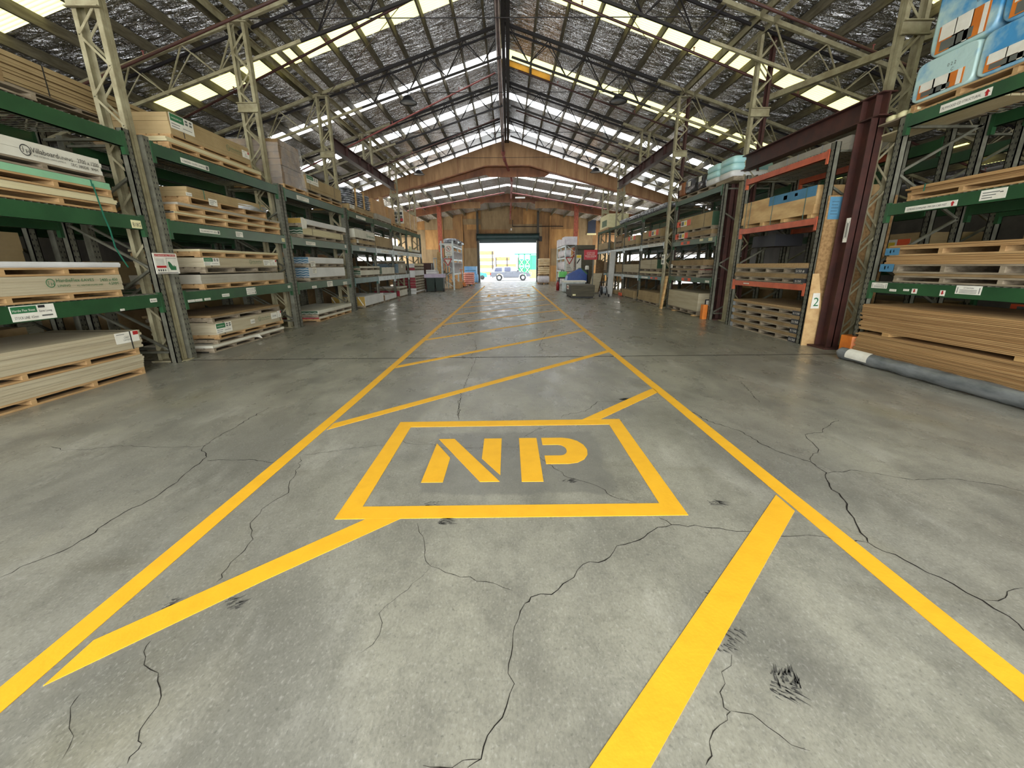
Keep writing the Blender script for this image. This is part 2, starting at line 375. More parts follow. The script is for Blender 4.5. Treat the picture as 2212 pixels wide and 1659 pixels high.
# ------------------------------------------------------------------ floor
def floor_material():
    m = bpy.data.materials.new('concrete'); m.use_nodes = True; nt = m.node_tree; L = nt.links
    p = nt.nodes['Principled BSDF']; geo = _n(nt, 'ShaderNodeNewGeometry')
    def noise(scale, stretch=(1,1,1), detail=5, rough=.6):
        mp = _n(nt, 'ShaderNodeMapping'); mp.inputs['Scale'].default_value = stretch; L.new(geo.outputs['Position'], mp.inputs[0])
        nz = _n(nt, 'ShaderNodeTexNoise'); nz.inputs['Scale'].default_value = scale; nz.inputs['Detail'].default_value = detail; nz.inputs['Roughness'].default_value = rough
        L.new(mp.outputs[0], nz.inputs['Vector']); return nz.outputs[0]
    def rng(v, a, b, c=0., d=1.):
        r = _n(nt, 'ShaderNodeMapRange'); r.inputs[1].default_value = a; r.inputs[2].default_value = b; r.inputs[3].default_value = c; r.inputs[4].default_value = d
        L.new(v, r.inputs[0]); return r.outputs[0]
    def mix(fac, a, b, blend='MIX'):
        x = _n(nt, 'ShaderNodeMix', data_type='RGBA', blend_type=blend)
        L.new(fac, x.inputs[0])
        for i, v in ((6, a), (7, b)):
            if isinstance(v, tuple): x.inputs[i].default_value = (*v, 1)
            else: L.new(v, x.inputs[i])
        return x.outputs[2]
    base = mix(rng(noise(.55, (1,.5,1)), .35, .65), srgb(151,147,130), srgb(129,126,115))
    base = mix(rng(noise(2.2, (1,.6,1), 8, .7), .42, .66), base, srgb(112,109,98))
    base = mix(rng(noise(14, (1,1,1), 6, .7), .5, .75, 0, .45), base, srgb(92,90,82))
    base = mix(rng(noise(1.3, (1.2,.45,1), 6, .7), .56, .7, 0, .6), base, srgb(176,172,158))
    base = mix(rng(noise(.8, (.8,.5,1), 3), .6, .74, 0, .5), base, srgb(124,116,84))
    base = mix(rng(noise(1.1, (1.1,.55,1), 7, .55), .53, .59, 0, .3), base, srgb(98,97,90))
    base = mix(rng(noise(1.7, (.5,1.3,1), 7, .6), .59, .66, 0, .22), base, srgb(90,84,66))
    base = mix(rng(noise(28, (1,.35,1), 6, .8), .55, .72, 0, .22), base, srgb(84,80,70))
    base = mix(rng(noise(110, (1,.6,1), 3), .45, .7, 0, .3), base, srgb(70,68,62))
    base = mix(rng(noise(90, (1,.6,1), 3), .55, .75, 0, .3), base, srgb(196,192,180))
    base = mix(rng(noise(60, (1,1,1), 3), .62, .7, 0, .35), base, srgb(60,60,56))
    # dark cleaned rectangle round the painted letters, ragged edge
    sp = _n(nt, 'ShaderNodeSeparateXYZ'); L.new(geo.outputs['Position'], sp.inputs[0])
    nzv = noise(5, (1,1,1), 4)
    def edge(v, c, half):
        a = _n(nt, 'ShaderNodeMath', operation='SUBTRACT'); L.new(v, a.inputs[0]); a.inputs[1].default_value = c
        b = _n(nt, 'ShaderNodeMath', operation='ABSOLUTE'); L.new(a.outputs[0], b.inputs[0])
        d = _n(nt, 'ShaderNodeMath', operation='MULTIPLY_ADD'); L.new(nzv, d.inputs[0]); d.inputs[1].default_value = .18; L.new(b.outputs[0], d.inputs[2])
        return rng(d.outputs[0], half+.08, half+.11, 1, 0)
    mu = _n(nt, 'ShaderNodeMath', operation='MULTIPLY'); L.new(edge(sp.outputs[0], .04, .62), mu.inputs[0]); L.new(edge(sp.outputs[1], 2.72, .48), mu.inputs[1])
    mu2 = _n(nt, 'ShaderNodeMath', operation='MULTIPLY'); L.new(mu.outputs[0], mu2.inputs[0]); mu2.inputs[1].default_value = .55
    base = mix(mu2.outputs[0], base, srgb(96,94,88))
    L.new(base, p.inputs['Base Color'])
    L.new(rng(noise(3, (1,.5,1), 5), .3, .7, .2, .42), p.inputs['Roughness'])
    p.inputs['Specular IOR Level'].default_value = .5
    bp = _n(nt, 'ShaderNodeBump'); bp.inputs['Strength'].default_value = .06; bp.inputs['Distance'].default_value = .008
    L.new(noise(9, (1,.5,1), 6), bp.inputs['Height']); L.new(bp.outputs[0], p.inputs['Normal'])
    MATS['concrete'] = m
floor_material()
mat('crack_line', srgb(38,34,30), .95, spec=.1)
mat('floor_scuff', srgb(66,64,58), .8)
f = MB()
ys = [-4, 0, 3, 6.15, 6.185, 12, 20, 30, 37.6]
for i in range(len(ys)-1):
    f.cur = 1 if i == 3 else 0
    for x0, x1 in ((-13,-4.4),(-4.4,4.9),(4.9,13)):
        f.poly([(x0,ys[i],0),(x1,ys[i],0),(x1,ys[i+1],0),(x0,ys[i+1],0)])
f.cur = 0
f.poly([(-13,-4,-.3),(-13,37.6,-.3),(13,37.6,-.3),(13,-4,-.3)])
# cracks: thin ragged ribbons let into the slab surface
def crack(pts, w=.006, jit=.012):
    rnd = random.Random(len(pts)*31+int(abs(pts[0][0])*100))
    out = []
    for (a, b) in zip(pts[:-1], pts[1:]):
        a, b = Vector((*a, 0)), Vector((*b, 0)); n = max(2, int((b-a).length/.035))
        per = Vector((-(b-a).y, (b-a).x, 0)).normalized()
        for k in range(n):
            t = k/n; out.append(a.lerp(b, t)+per*rnd.uniform(-jit, jit)*(1 if 0 < k else .4))
    out.append(Vector((*pts[-1], 0)))
    L_, R_ = [], []
    for i, p in enumerate(out):
        d = (out[min(i+1, len(out)-1)]-out[max(i-1, 0)]).normalized(); n = Vector((-d.y, d.x, 0))
        ww = w*rnd.uniform(.35, 1.1)*(.35 if i in (0, len(out)-1) else 1)/2
        L_.append(p+n*ww); R_.append(p-n*ww)
    for i in range(len(out)-1):
        f.poly([(R_[i].x,R_[i].y,.0009),(R_[i+1].x,R_[i+1].y,.0009),(L_[i+1].x,L_[i+1].y,.0009),(L_[i].x,L_[i].y,.0009)])
f.cur = 1
for pts, ww in CRACKS: crack(pts, ww)
f.cur = 2
rs = random.Random(5)
for (cx, cy_, n_, ang, ln) in SCUFFS:
    for k in range(n_):
        a = ang+rs.uniform(-.35,.35); x = cx+rs.uniform(-.04,.04); y = cy_+rs.uniform(-.03,.03); l = ln*rs.uniform(.3,1); d = Vector((math.cos(a), math.sin(a), 0)); n = Vector((-d.y, d.x, 0))*rs.uniform(.0012,.004)
        p = Vector((x, y, .0012))
        f.poly([p-n, p+d*l, p+n])
struct(f.build('floor', ['concrete', 'crack_line', 'floor_scuff'], origin=(0,0,0)))

# ------------------------------------------------------------------ painted floor markings
def paint_material():
    m = mat('yellow_paint', srgb(226,168,30), .6, col2=srgb(218,160,26), scale=8, ramp=(.4,.7), bump=.05, bscale=60)
paint_material()
T = .0022
def slab(mb, pts): mb.prism([(x, y, 0.0002) for x, y in pts], (0,0,T))
m = MB(); slab(m, [(-1.72,.3),(-1.62,.3),(-1.575,4.2),(-1.58,12.2),(-1.6,29.6),(-1.7,29.6),(-1.675,12.2),(-1.668,4.2)])
tag(m.build('painted_line', 'yellow_paint'), 'long yellow floor line along the left edge of the painted walkway', 'floor marking')
m = MB(); slab(m, [(1.62,.3),(1.725,.3),(1.715,4.1),(1.66,12.2),(1.68,29),(1.58,29),(1.565,12.2),(1.615,4.1)])
tag(m.build('painted_line', 'yellow_paint'), 'long yellow floor line along the right edge of the painted walkway', 'floor marking')
def hatch(c, label, x0=-1.57, x1=1.60, w=.105, first=None, group=None):
    m = MB(); h = w/math.sqrt(2)
    a = x0; b = x1
    slab(m, [(a, a+c-h), (b, b+c-h), (b, b+c+h), (a, a+c+h)])
    tag(m.build('hatch_line', 'yellow_paint'), label, 'floor marking', group)
hatch(.505, 'diagonal yellow stripe nearest the camera, meeting the right line short of the letters', .05, 1.60, .12)
m = MB(); slab(m, [(-1.57,1.06),(-1.1,1.535),(-.61,1.991),(-.80,1.991),(-1.2,1.6),(-1.57,1.235)])
tag(m.build('hatch_line', 'yellow_paint'), 'diagonal yellow stripe running from the left line to the front edge of the lettered box', 'floor marking')
m = MB(); slab(m, [(.657,3.487),(.82,3.49),(1.41,4.075),(1.62,4.29),(1.62,4.44),(1.5,4.33)])
tag(m.build('hatch_line', 'yellow_paint'), 'short diagonal yellow stripe from the lettered box back to the right line', 'floor marking')
CS = [4.945, 7.17, 9.37, 11.46, 13.52, 15.62, 17.5, 19.6, 21.7, 23.9, 26.0]
LB = ['first whole diagonal yellow stripe behind the lettered box', 'second whole diagonal yellow stripe behind the lettered box', 'third whole diagonal yellow stripe behind the lettered box', 'fourth whole diagonal yellow stripe behind the lettered box', 'fifth whole diagonal yellow stripe behind the lettered box', 'sixth whole diagonal yellow stripe behind the lettered box']
for i, c in enumerate(CS):
    if i < 6: hatch(c, LB[i])
    else: hatch(c, 'faint yellow walkway stripe in the bright glare before the open roller door', group='far walkway stripes')
def np_box(dy, label):
    r = thing('no_parking_marking', label, 'floor marking', (0, 2.73+dy, 0))
    m = MB()
    o = [(-.975,1.992),(.987,1.992),(.99,3.487),(-.98,3.465)]; n = [(-.86,2.113),(.868,2.113),(.868,3.36),(-.86,3.345)]
    for i in range(4):
        j = (i+1) % 4
        slab(m, [(o[i][0],o[i][1]+dy),(o[j][0],o[j][1]+dy),(n[j][0],n[j][1]+dy),(n[i][0],n[i][1]+dy)])
    m.build('box_outline', 'yellow_paint', r)
    m = MB()
    for pl in ([(-.577,2.386),(-.436,2.386),(-.436,2.735),(-.575,2.994)], [(-.573,3.078),(-.447,3.078),(-.069,2.386),(-.197,2.386)], [(-.207,3.078),(-.067,3.078),(-.067,2.471),(-.205,2.721)]):
        slab(m, [(x, y+dy) for x, y in pl])
    m.build('letter_n', 'yellow_paint', r)
    m = MB()
    slab(m, [(.073,2.381+dy),(.214,2.381+dy),(.214,3.08+dy),(.073,3.08+dy)])
    P = []; Q = []
    for k in range(9):
        t = math.pi/2-math.pi*k/8
        P.append((.412+.17*math.cos(t), 2.852+.227*math.sin(t))); Q.append((.372+.055*math.cos(t), 2.852+.095*math.sin(t)))
    P = [(.252,3.079)]+P+[(.252,2.625)]; Q = [(.252,2.947)]+Q+[(.252,2.757)]
    for k in range(len(P)-1): slab(m, [(P[k][0],P[k][1]+dy),(P[k+1][0],P[k+1][1]+dy),(Q[k+1][0],Q[k+1][1]+dy),(Q[k][0],Q[k][1]+dy)])
    m.build('letter_p', 'yellow_paint', r)
np_box(0, 'yellow floor box lettered NP, large and close to the camera')
np_box(17.0, 'small far yellow floor box lettered NP, washed out by door glare')

# ------------------------------------------------------------------ roof
RZ, RS, RX = 7.85, .315, -.05
def zr(x, off=0): return RZ-RS*abs(x-RX)-off
def foil_material():
    m = bpy.data.materials.new('roof_foil'); m.use_nodes = True; nt = m.node_tree; L = nt.links
    p = nt.nodes['Principled BSDF']; geo = _n(nt, 'ShaderNodeNewGeometry')
    mp = _n(nt, 'ShaderNodeMapping'); mp.inputs['Scale'].default_value = (.5, 1.8, .6); L.new(geo.outputs['Position'], mp.inputs[0])
    nz = _n(nt, 'ShaderNodeTexNoise'); nz.inputs['Scale'].default_value = 4; nz.inputs['Detail'].default_value = 5; nz.inputs['Roughness'].default_value = .55; nz.inputs['Distortion'].default_value = 1.2
    L.new(mp.outputs[0], nz.inputs['Vector'])
    cr = _n(nt, 'ShaderNodeMix', data_type='RGBA'); cr.inputs[6].default_value = (.38,.37,.35,1); cr.inputs[7].default_value = (.7,.69,.66,1); L.new(nz.outputs[0], cr.inputs[0])
    L.new(cr.outputs[2], p.inputs['Base Color']); p.inputs['Metallic'].default_value = .92; p.inputs['Roughness'].default_value = .2
    vo = _n(nt, 'ShaderNodeTexVoronoi', feature='DISTANCE_TO_EDGE'); vo.inputs['Scale'].default_value = 14; L.new(geo.outputs['Position'], vo.inputs['Vector'])
    mr = _n(nt, 'ShaderNodeMapRange'); mr.inputs[1].default_value = 0; mr.inputs[2].default_value = .06; mr.inputs[3].default_value = 0; mr.inputs[4].default_value = .12; L.new(vo.outputs[0], mr.inputs[0])
    ad = _n(nt, 'ShaderNodeMath', operation='ADD'); L.new(nz.outputs[0], ad.inputs[0]); L.new(mr.outputs[0], ad.inputs[1])
    bp = _n(nt, 'ShaderNodeBump'); bp.inputs['Strength'].default_value = 1; bp.inputs['Distance'].default_value = .35; L.new(ad.outputs[0], bp.inputs['Height']); L.new(bp.outputs[0], p.inputs['Normal'])
    MATS['roof_foil'] = m
foil_material()
def pane_material(name, col, k):
    m = bpy.data.materials.new(name); m.use_nodes = True; nt = m.node_tree; L = nt.links
    p = nt.nodes['Principled BSDF']; p.inputs['Base Color'].default_value = (.7,.7,.6,1); p.inputs['Roughness'].default_value = .5
    geo = _n(nt, 'ShaderNodeNewGeometry'); sp = _n(nt, 'ShaderNodeSeparateXYZ'); L.new(geo.outputs['Position'], sp.inputs[0])
    a = _n(nt, 'ShaderNodeMath', operation='MULTIPLY'); a.inputs[1].default_value = 2*math.pi/.082; L.new(sp.outputs[1], a.inputs[0])
    s_ = _n(nt, 'ShaderNodeMath', operation='SINE'); L.new(a.outputs[0], s_.inputs[0])
    r = _n(nt, 'ShaderNodeMapRange'); r.inputs[1].default_value = .2; r.inputs[2].default_value = 1; r.inputs[3].default_value = k; r.inputs[4].default_value = k*.62; L.new(s_.outputs[0], r.inputs[0])
    p.inputs['Emission Color'].default_value = (*col, 1); L.new(r.outputs[0], p.inputs['Emission Strength'])
    MATS[name] = m
pane_material('skylight_warm', (1.0,.98,.38), PANE_WARM)
pane_material('skylight_white', (.97,1.0,1.03), PANE_WHITE)
pane_material('skylight_far', (.95,1.0,1.04), PANE_FAR)
SKYL = [(3.9,4.55),(7.75,8.42),(11.46,12.1),(15.15,15.8),(18.45,19.1),(22.2,22.85)]
XE = 12.9
for side, nm in ((-1, 'ceiling_left'), (1, 'ceiling_right')):
    m = MB(); y = -3.0
    cuts = SKYL+[(24.3,24.3)]
    xr = [0, 8.75, 11.4, XE]
    for (a, b) in cuts:
        n = max(1, int((a-y)/.6))
        m.prism([(RX,y,zr(RX)),(side*XE,y,zr(side*XE)),(side*XE,y,zr(side*XE)+.03),(RX,y,zr(RX)+.03)], (0,a-y,0))
        if b > a:   # opaque roof between the two skylight lengths and past the outer one
            for xa, xb in ((8.75,11.5),(12.7,XE)):
                m.prism([(side*xa,a,zr(side*xa)),(side*xb,a,zr(side*xb)),(side*xb,a,zr(side*xb)+.03),(side*xa,a,zr(side*xa)+.03)], (0,b-a,0))
        y = b
    struct(m.build(nm, 'roof_foil'))
wn = 1
for (a, b) in SKYL:
    for side in (-1, 1):
        m = MB()
        for xa, xb in ((RX*side if side > 0 else -RX, 8.75),(11.5,12.7)):
            xa = abs(xa)
            # corrugated sheet
            n = int((b-a)/.0205)
            for k in range(n):
                y0, y1 = a+(b-a)*k/n, a+(b-a)*(k+1)/n
                d0, d1 = .012*math.sin(2*math.pi*y0/.082), .012*math.sin(2*math.pi*y1/.082)
                m.poly([(side*xa,y0,zr(side*xa)+.012+d0),(side*xb,y0,zr(side*xb)+.012+d0),(side*xb,y1,zr(side*xb)+.012+d1),(side*xa,y1,zr(side*xa)+.012+d1)])
        mm = 'skylight_warm' if (a < 12 or (side > 0 and a < 16)) else 'skylight_white'
        struct(m.build('window_%d' % wn, mm)); wn += 1
# purlins
PUR_L = [-.58-.72*k for k in range(17)]; PUR_R = [.78+.72*k for k in range(17)]
for x in PUR_L+PUR_R:
    if abs(x) > 12.8: continue
    m = MB(); m.box(x-.022, x+.022, -3, 24.2, zr(x)-.19, zr(x)-.001)
    struct(m.build('roof_purlin', 'purlin_timber'))
m = MB(); m.box(-.13,-.03,-3,24.0,zr(0)-.36,zr(0)-.03); m.box(-.01,.1,-3,24.0,zr(0)-.36,zr(0)-.03)
struct(m.build('roof_ridge_beam', 'dark_maroon'))
for x0, x1 in ((.06,.75),(.83,1.44)):
    m = MB(); m.prism([(x0,15.84,zr(x0)-.17),(x1,15.84,zr(x1)-.17),(x1,15.84,zr(x1)-.006),(x0,15.84,zr(x0)-.006)],(0,.045,0))
    tag(m.build('blocking_board', 'ochre_timber'), 'ochre timber blocking board beside the ridge, '+('closer to the ridge beam' if x0 < .5 else 'one purlin out from the ridge'), 'board')

# ------------------------------------------------------------------ trusses and lattice columns
def zt(x): return zr(x, .22)
TY = [2.5, 6.1, 9.7, 13.3, 16.9, 20.5]
TN = ['nearest roof truss overhead, mostly above the frame', 'second roof truss, over the first pair of lattice columns', 'third roof truss, over the second pair of lattice columns', 'fourth roof truss, over the third pair of lattice columns', 'fifth roof truss, carried by the two maroon beams', 'sixth roof truss, last before the plywood portal']
for y, lab in zip(TY, TN):
    t = thing('roof_truss', lab, 'roof truss', (RX, y, zt(RX)))
    for s in (-1, 1):
        a = MB(); a.bar((RX, y, zt(RX)-.03), (s*4.2, y, zt(4.2*s)-.03), .07, .07); a.build('top_chord', 'dark_maroon', t)
        a = MB(); a.bar((s*4.2, y, zt(4.2*s)-.03), (s*12.8, y, zt(12.8*s)-.03), .07, .075); a.build('aisle_top_chord', 'beige_paint', t)
        a = MB(); a.bar((s*.1, y+.28, zt(s*.1)-.05), (s*12.8, y+.28, zt(12.8*s)-.05), .045, .045); a.build('rear_chord', 'dark_maroon', t)
        a = MB(); a.bar((s*.15, y+.14, zt(0)-.72), (s*4.1, y+.14, zt(4.1*s)-.66), .05, .05); a.build('bottom_chord', 'dark_maroon', t)
        a = MB(); a.bar((s*4.1, y+.14, zt(4.1*s)-.66), (s*12.7, y+.14, zt(12.7*s)-.6), .05, .055); a.build('aisle_bottom_chord', 'beige_paint', t)
        for (xa, xb, mm, nm) in ((.1,4.3,'dark_maroon','web'),(5.3,12.5,'beige_paint','aisle_web')):
            a = MB(); n = max(4, int((xb-xa)/.52)); top = True; px = xa
            for k in range(n):
                x2 = xa+(xb-xa)*(k+1)/n
                p = (s*px, y+(0 if top else .14), zt(s*px)-(.05 if top else .68)); q = (s*x2, y+(.14 if top else 0), zt(s*x2)-(.68 if top else .05))
                a.bar(p, q, .022, .022)
                p = (s*px, y+(.28 if top else .14), zt(s*px)-(.05 if top else .68)); q = (s*x2, y+(.14 if top else .28), zt(s*x2)-(.68 if top else .05))
                a.bar(p, q, .018, .018)
                px = x2; top = not top
            a.build(nm, mm, t)
    a = MB(); a.tube((-5.0, y, 6.0), (4.9, y, 6.0), .009, 6); a.build('tie_rod', 'dark_maroon', t)
def column(x, y, ztop, label, redleg=False, z0=0, mm='beige_paint'):
    r = thing('lattice_column', label, 'lattice column', (x, y, z0))
    k = 0
    for sx in (-1, 1):
        for sy in (-1, 1):
            a = MB(); a.angle((x+sx*.165, y+sy*.062, z0), (x+sx*.165, y+sy*.062, ztop), .055, .008, (-sx,0,0), (0,-sy,0))
            a.build('leg', 'maroon_paint' if (redleg and sx > 0) else mm, r); k += 1
    a = MB(); z = z0+.15; s = 1
    while z < ztop-.35:
        for sy in (-1, 1): a.bar((x-s*.15, y+sy*.066, z), (x+s*.15, y+sy*.066, z+.33), .01, .028)
        z += .33; s = -s
    a.build('lacing', mm, r)
    for zc in (z0+ztop-1.55,):
        if zc > z0+.5:
            a = MB(); a.box(x-.2, x+.2, y-.09, y-.072, zc, zc+.16); a.box(x-.2, x+.2, y-.13, y-.09, zc+.15, zc+.165); a.box(x-.2,x+.2,y-.13,y-.09,zc-.01,zc+.005)
            a.build('cross_channel', mm, r)
    a = MB(); a.box(x-.22, x+.22, y-.09, y+.09, ztop-.02, ztop); a.build('cap_plate', mm, r)
    if z0 == 0:
        a = MB(); a.box(x-.23, x+.23, y-.12, y+.12, 0, .02); a.build('base_plate', mm, r)
COLS = [(-5.09,6.15,'beige lattice column between the first two left rack bays'), (-5.24,9.69,'beige lattice column between the second and third left rack bays'), (-5.17,13.33,'beige lattice column at the far end of the third left rack bay'), (-5.17,20.5,'beige lattice column standing in the long far left rack, under the maroon beam'), (-5.2,24.25,'pale lattice column beyond the far end of the left racks'),
        (5.66,6.86,'beige lattice column behind the near maroon portal post'), (5.42,10.12,'beige lattice column behind the wrapped white packs at right'), (5.06,13.5,'beige lattice column with long tall front leg at right mid-aisle'), (5.19,20.5,'white lit lattice column under the far end of the right maroon beam'), (5.32,24.25,'white lit lattice column just past the right racks')]
for x, y, lab in COLS:
    column(x, y, 5.93 if y < 24 else 5.6, lab, redleg=(x > 0 and 9 < y < 14))
for s, x, lab in ((-1,-5.12,'left'),(1,5.05,'right')):
    b = thing('crane_beam', 'maroon steel I-beam on the %s, carrying the fifth truss over a missing column' % lab, 'steel beam', (x, 16.9, 4.66))
    a = MB(); a.box(x-.09,x+.09,13.5,20.36,4.66,4.68); a.box(x-.09,x+.09,13.5,20.36,4.95,4.97); a.box(x-.012,x+.012,13.5,20.36,4.68,4.95)
    a.build('flanged_beam', 'maroon_paint', b)
    a = MB()
    for yy in (14.6,15.8,16.7,17.1,18.2,19.4): a.box(x-.085,x+.085,yy,yy+.012,4.68,4.95)
    a.build('stiffener', 'maroon_paint', b)
    column(x, 16.9, zt(x)-.05, 'short lattice stub post standing on the %s maroon beam' % lab, z0=4.972)
    for dx in (-.16,.12):
        a = MB(); xx = x+dx+(-.1 if s < 0 else .1)
        a.box(xx-.03,xx+.03,-3,24,zt(xx)+.0,zt(xx)+.02); a.box(xx-.03,xx-.02,-3,24,zt(xx)-.1,zt(xx)); 
        struct(a.build('roof_eaves_channel', 'beige_paint'))
# sprinkler pipes
m = MB(); m.path([(-.2,-2.5,7.08),(-.2,23.3,6.95)], .075, 14)
pr = thing('fire_main_pipe', 'thick steel fire main pipe hanging under the ridge', 'pipe', (-.2,12,6.9)); m.build('pipe_run', 'steel_pipe', pr)
m = MB()
for yy in (9,12.4,14.2,16.4,18.6,20.9): m.tube((-.2,yy,7.02),(-.2,yy+.03,7.02),.086,14); m.tube((-.2,yy+.015,7.0),(-.14,yy+.015,7.6),.006,6)
m.build('hanger', 'dark_maroon', pr)
m = MB(); m.path([(-.2,23.3,6.95),(-.2,23.45,6.78),(-.15,23.5,6.62),(.22,24.95,6.0),(.24,25.1,5.9),(.24,36.6,5.75),(.2,37.1,5.6),(.2,37.2,5.1)], .06, 12)
m.build('drop_pipe', 'pink_pipe', pr)
for a_, b_, q_ in (((-.2,23.25,6.95),(-.2,23.42,6.83),.1),((-.17,23.47,6.68),(-.13,23.6,6.56),.085),((.2,24.85,6.04),(.24,25.1,5.9),.085)):
    m = MB(); m.tube(a_,b_,q_,12); m.build('pipe_coupling', 'pink_pipe', pr)
def spr(y, s, off, label, x0=.35, x1=12.5, mm='maroon_paint', tilt=0, r=.026):
    t = thing('sprinkler_pipe', label, 'pipe', (s*x0, y, zr(s*x0, off)))
    m = MB(); m.tube((s*x0, y, zr(s*x0, off)), (s*x1, y+tilt, zr(s*x1, off)), r, 8); m.build('pipe_run', mm, t)
    m = MB()
    for k in range(5):
        x = x0+(x1-x0)*(k+.5)/5; yy = y+tilt*(k+.5)/5
        m.tube((s*x, yy, zr(s*x, off)), (s*x, yy, zr(s*x, off)+.09), .01, 6); m.tube((s*x, yy, zr(s*x, off)+.09), (s*x, yy, zr(s*x, off)+.1), .025, 8)
    m.build('sprinkler_head', 'pink_pipe', t)
for y, s, off, lab, mm, tl in SPRINK: spr(y, s, off, lab, mm=mm, tilt=tl)
# loose brace rods
for p, q, lab in (((-5.0,13.3,5.95),(-1.2,9.8,7.05),'thin diagonal brace rod under the left roof slope'),((5.0,13.3,5.95),(1.6,9.8,7.0),'thin diagonal brace rod under the right roof slope'),((5.4,6.3,5.7),(9.0,9.6,4.75),'brace rod crossing the right side aisle roof')):
    m = MB(); m.tube(p, q, .008, 6); tag(m.build('brace_rod', 'steel_pipe'), lab, 'rod')
m = MB(); m.obox((6.15,8.6,4.72),(-.62,2.2,.1),(.05,.014,0),(0,0,.055)); tag(m.build('roof_strut', 'beige_paint'), 'long pale steel strut slanting across the right aisle roof towards a column', 'steel beam')
# high bay lamps (switched off)
for x, y, z, lab in ((-3.0,14.5,6.15,'dark high-bay lamp hanging on the left, nearer of the two left lamps'),(3.35,14.2,6.05,'dark high-bay lamp hanging on the right, nearer of the two right lamps'),(-4.2,21.6,5.55,'small far high-bay lamp on the left'),(4.2,21.6,5.6,'small far high-bay lamp on the right')):
    t = thing('high_bay_lamp', lab, 'lamp', (x,y,z))
    m = MB(); m.lathe([(.05,.2),(.13,.16),(.2,.05),(.27,.0),(.25,0),(.18,.04),(.05,.1)], (x,y,z), n=24); m.build('reflector', 'dark_grey', t)
    m = MB(); m.lathe([(.0,.012),(.235,.012),(.235,.02),(0,.02)], (x,y,z), n=24); m.build('lens', 'steel_tag', t)
    m = MB(); m.tube((x,y,z+.18),(x,y,z+.42),.012,6); m.tube((x,y,z+.42),(x,y,zr(x)-.1),.006,6); m.build('hanger', 'dark_grey', t)
# ------------------------------------------------------------------ portal, far roof, walls
def zp(x): return zr(x, .2)
def portal(y0, y1, low, mm, name, label):
    t = thing(name, label, 'plywood beam', (0, y0, low(0)))
    for s in (-1, 1):
        m = MB(); xs = [0, .9, 1.15, 1.4, 2.5, 4.2, 6.5, 8.6, 12.9]
        for xa, xb in zip(xs[:-1], xs[1:]):
            m.prism([(s*xa,y0,low(s*xa)),(s*xb,y0,low(s*xb)),(s*xb,y0,zp(s*xb)),(s*xa,y0,zp(s*xa))], (0,y1-y0,0))
        m.build('rafter', mm, t)
    m = MB()
    for x in (-7.4,-5.2,-2.6,2.6,4.2,5.4,7.6): m.box(x-.012,x+.012,y0-.012,y0,low(x)+.02,zp(x)-.02)
    m.build('joint_batten', 'rust_plywood', t)
    m = MB()
    for s in (-1, 1):
        xs = [1.15,4.2,8.6,12.9]
        for xa, xb in zip(xs[:-1], xs[1:]): m.obox(((s*(xa+xb)/2), y0+.1, (low(s*xa)+low(s*xb))/2-.02), (s*(xb-xa)/2,0,(low(s*xb)-low(s*xa))/2), (0,.14,0), (0,0,.025))
    m.obox((0,y0+.1,low(0)-.02),(1.16,0,0),(0,.14,0),(0,0,.025)); m.build('bottom_flange', 'rust_plywood', t)
    return t
def low1(x):
    x = abs(x)
    if x < 1.15: return 6.42
    if x < 4.2: return 6.42-(x-1.15)*.265
    return 5.61-(x-4.2)*.264
portal(24.0, 24.3, low1, 'portal_plywood', 'portal_beam', 'big plywood portal beam spanning under the roof at mid-building')
m = MB()
m.prism([(-5.0,24.5,5.35),(-2.4,24.5,5.8),(-1.15,24.5,6.05),(-.95,24.5,5.93),(2.0,24.5,5.93),(2.25,24.5,6.08),(3.0,24.5,5.95),(3.0,24.5,6.5),(0,24.5,6.9),(-5.0,24.5,6.0)], (0,.06,0)); m.v = [(a, b-.17, c) for a, b, c in m.v]
tag(m.build('gusset_board', 'rust_plywood'), 'rust brown plywood gusset hanging behind the big portal beam', 'plywood board')
R2, S2 = 6.25, .165
def z2(x, off=0): return R2-S2*abs(x)-off
SK2 = [(25.2,25.75),(28.1,28.75)]
for side, nm in ((-1,'ceiling_far_left'),(1,'ceiling_far_right')):
    m = MB(); y = 24.45
    for (a, b) in SK2+[(37.6,37.6)]:
        m.prism([(0,y,z2(0)),(side*9.5,y,z2(9.5)),(side*9.5,y,z2(9.5)+.03),(0,y,z2(0)+.03)], (0,a-y,0)); y = b
    struct(m.build(nm, 'roof_foil'))
for (a, b) in SK2:
    for side in (-1, 1):
        m = MB(); m.poly([(0,a,z2(0)+.02),(side*9.5,a,z2(9.5)+.02),(side*9.5,b,z2(9.5)+.02),(0,b,z2(0)+.02)])
        struct(m.build('window_%d' % wn, 'skylight_far')); wn += 1
for k in range(18):
    x = -8.9+1.05*k
    m = MB(); m.box(x-.03, x+.03, 24.45, 37.5, z2(x)-.2, z2(x)-.002); struct(m.build('roof_purlin', 'purlin_timber'))
for s, lab in ((-1,'left'),(1,'right')):
    t = thing('sprinkler_pipe', 'pale sprinkler pipe under the low far roof, %s slope' % lab, 'pipe', (s*.2,28.4,z2(.2)-.45))
    m = MB(); m.tube((s*.2,28.4,z2(.2)-.42),(s*6.4,28.4,z2(6.4)-.42),.04,8); m.build('pipe_run', 'pink_pipe', t)
    m = MB()
    for k in range(4): m.tube((s*(1.2+1.4*k),28.4,z2(1.2+1.4*k)-.42),(s*(1.2+1.4*k),28.4,z2(1.2+1.4*k)-.3),.02,6)
    m.build('sprinkler_head', 'pink_pipe', t)
def low2(x): return (5.62 if abs(x) < 1.5 else 6.1-.165*abs(x)-.4)
t = thing('portal_beam', 'low plywood rafter frame near the far wall', 'plywood beam', (0,31,5.6))
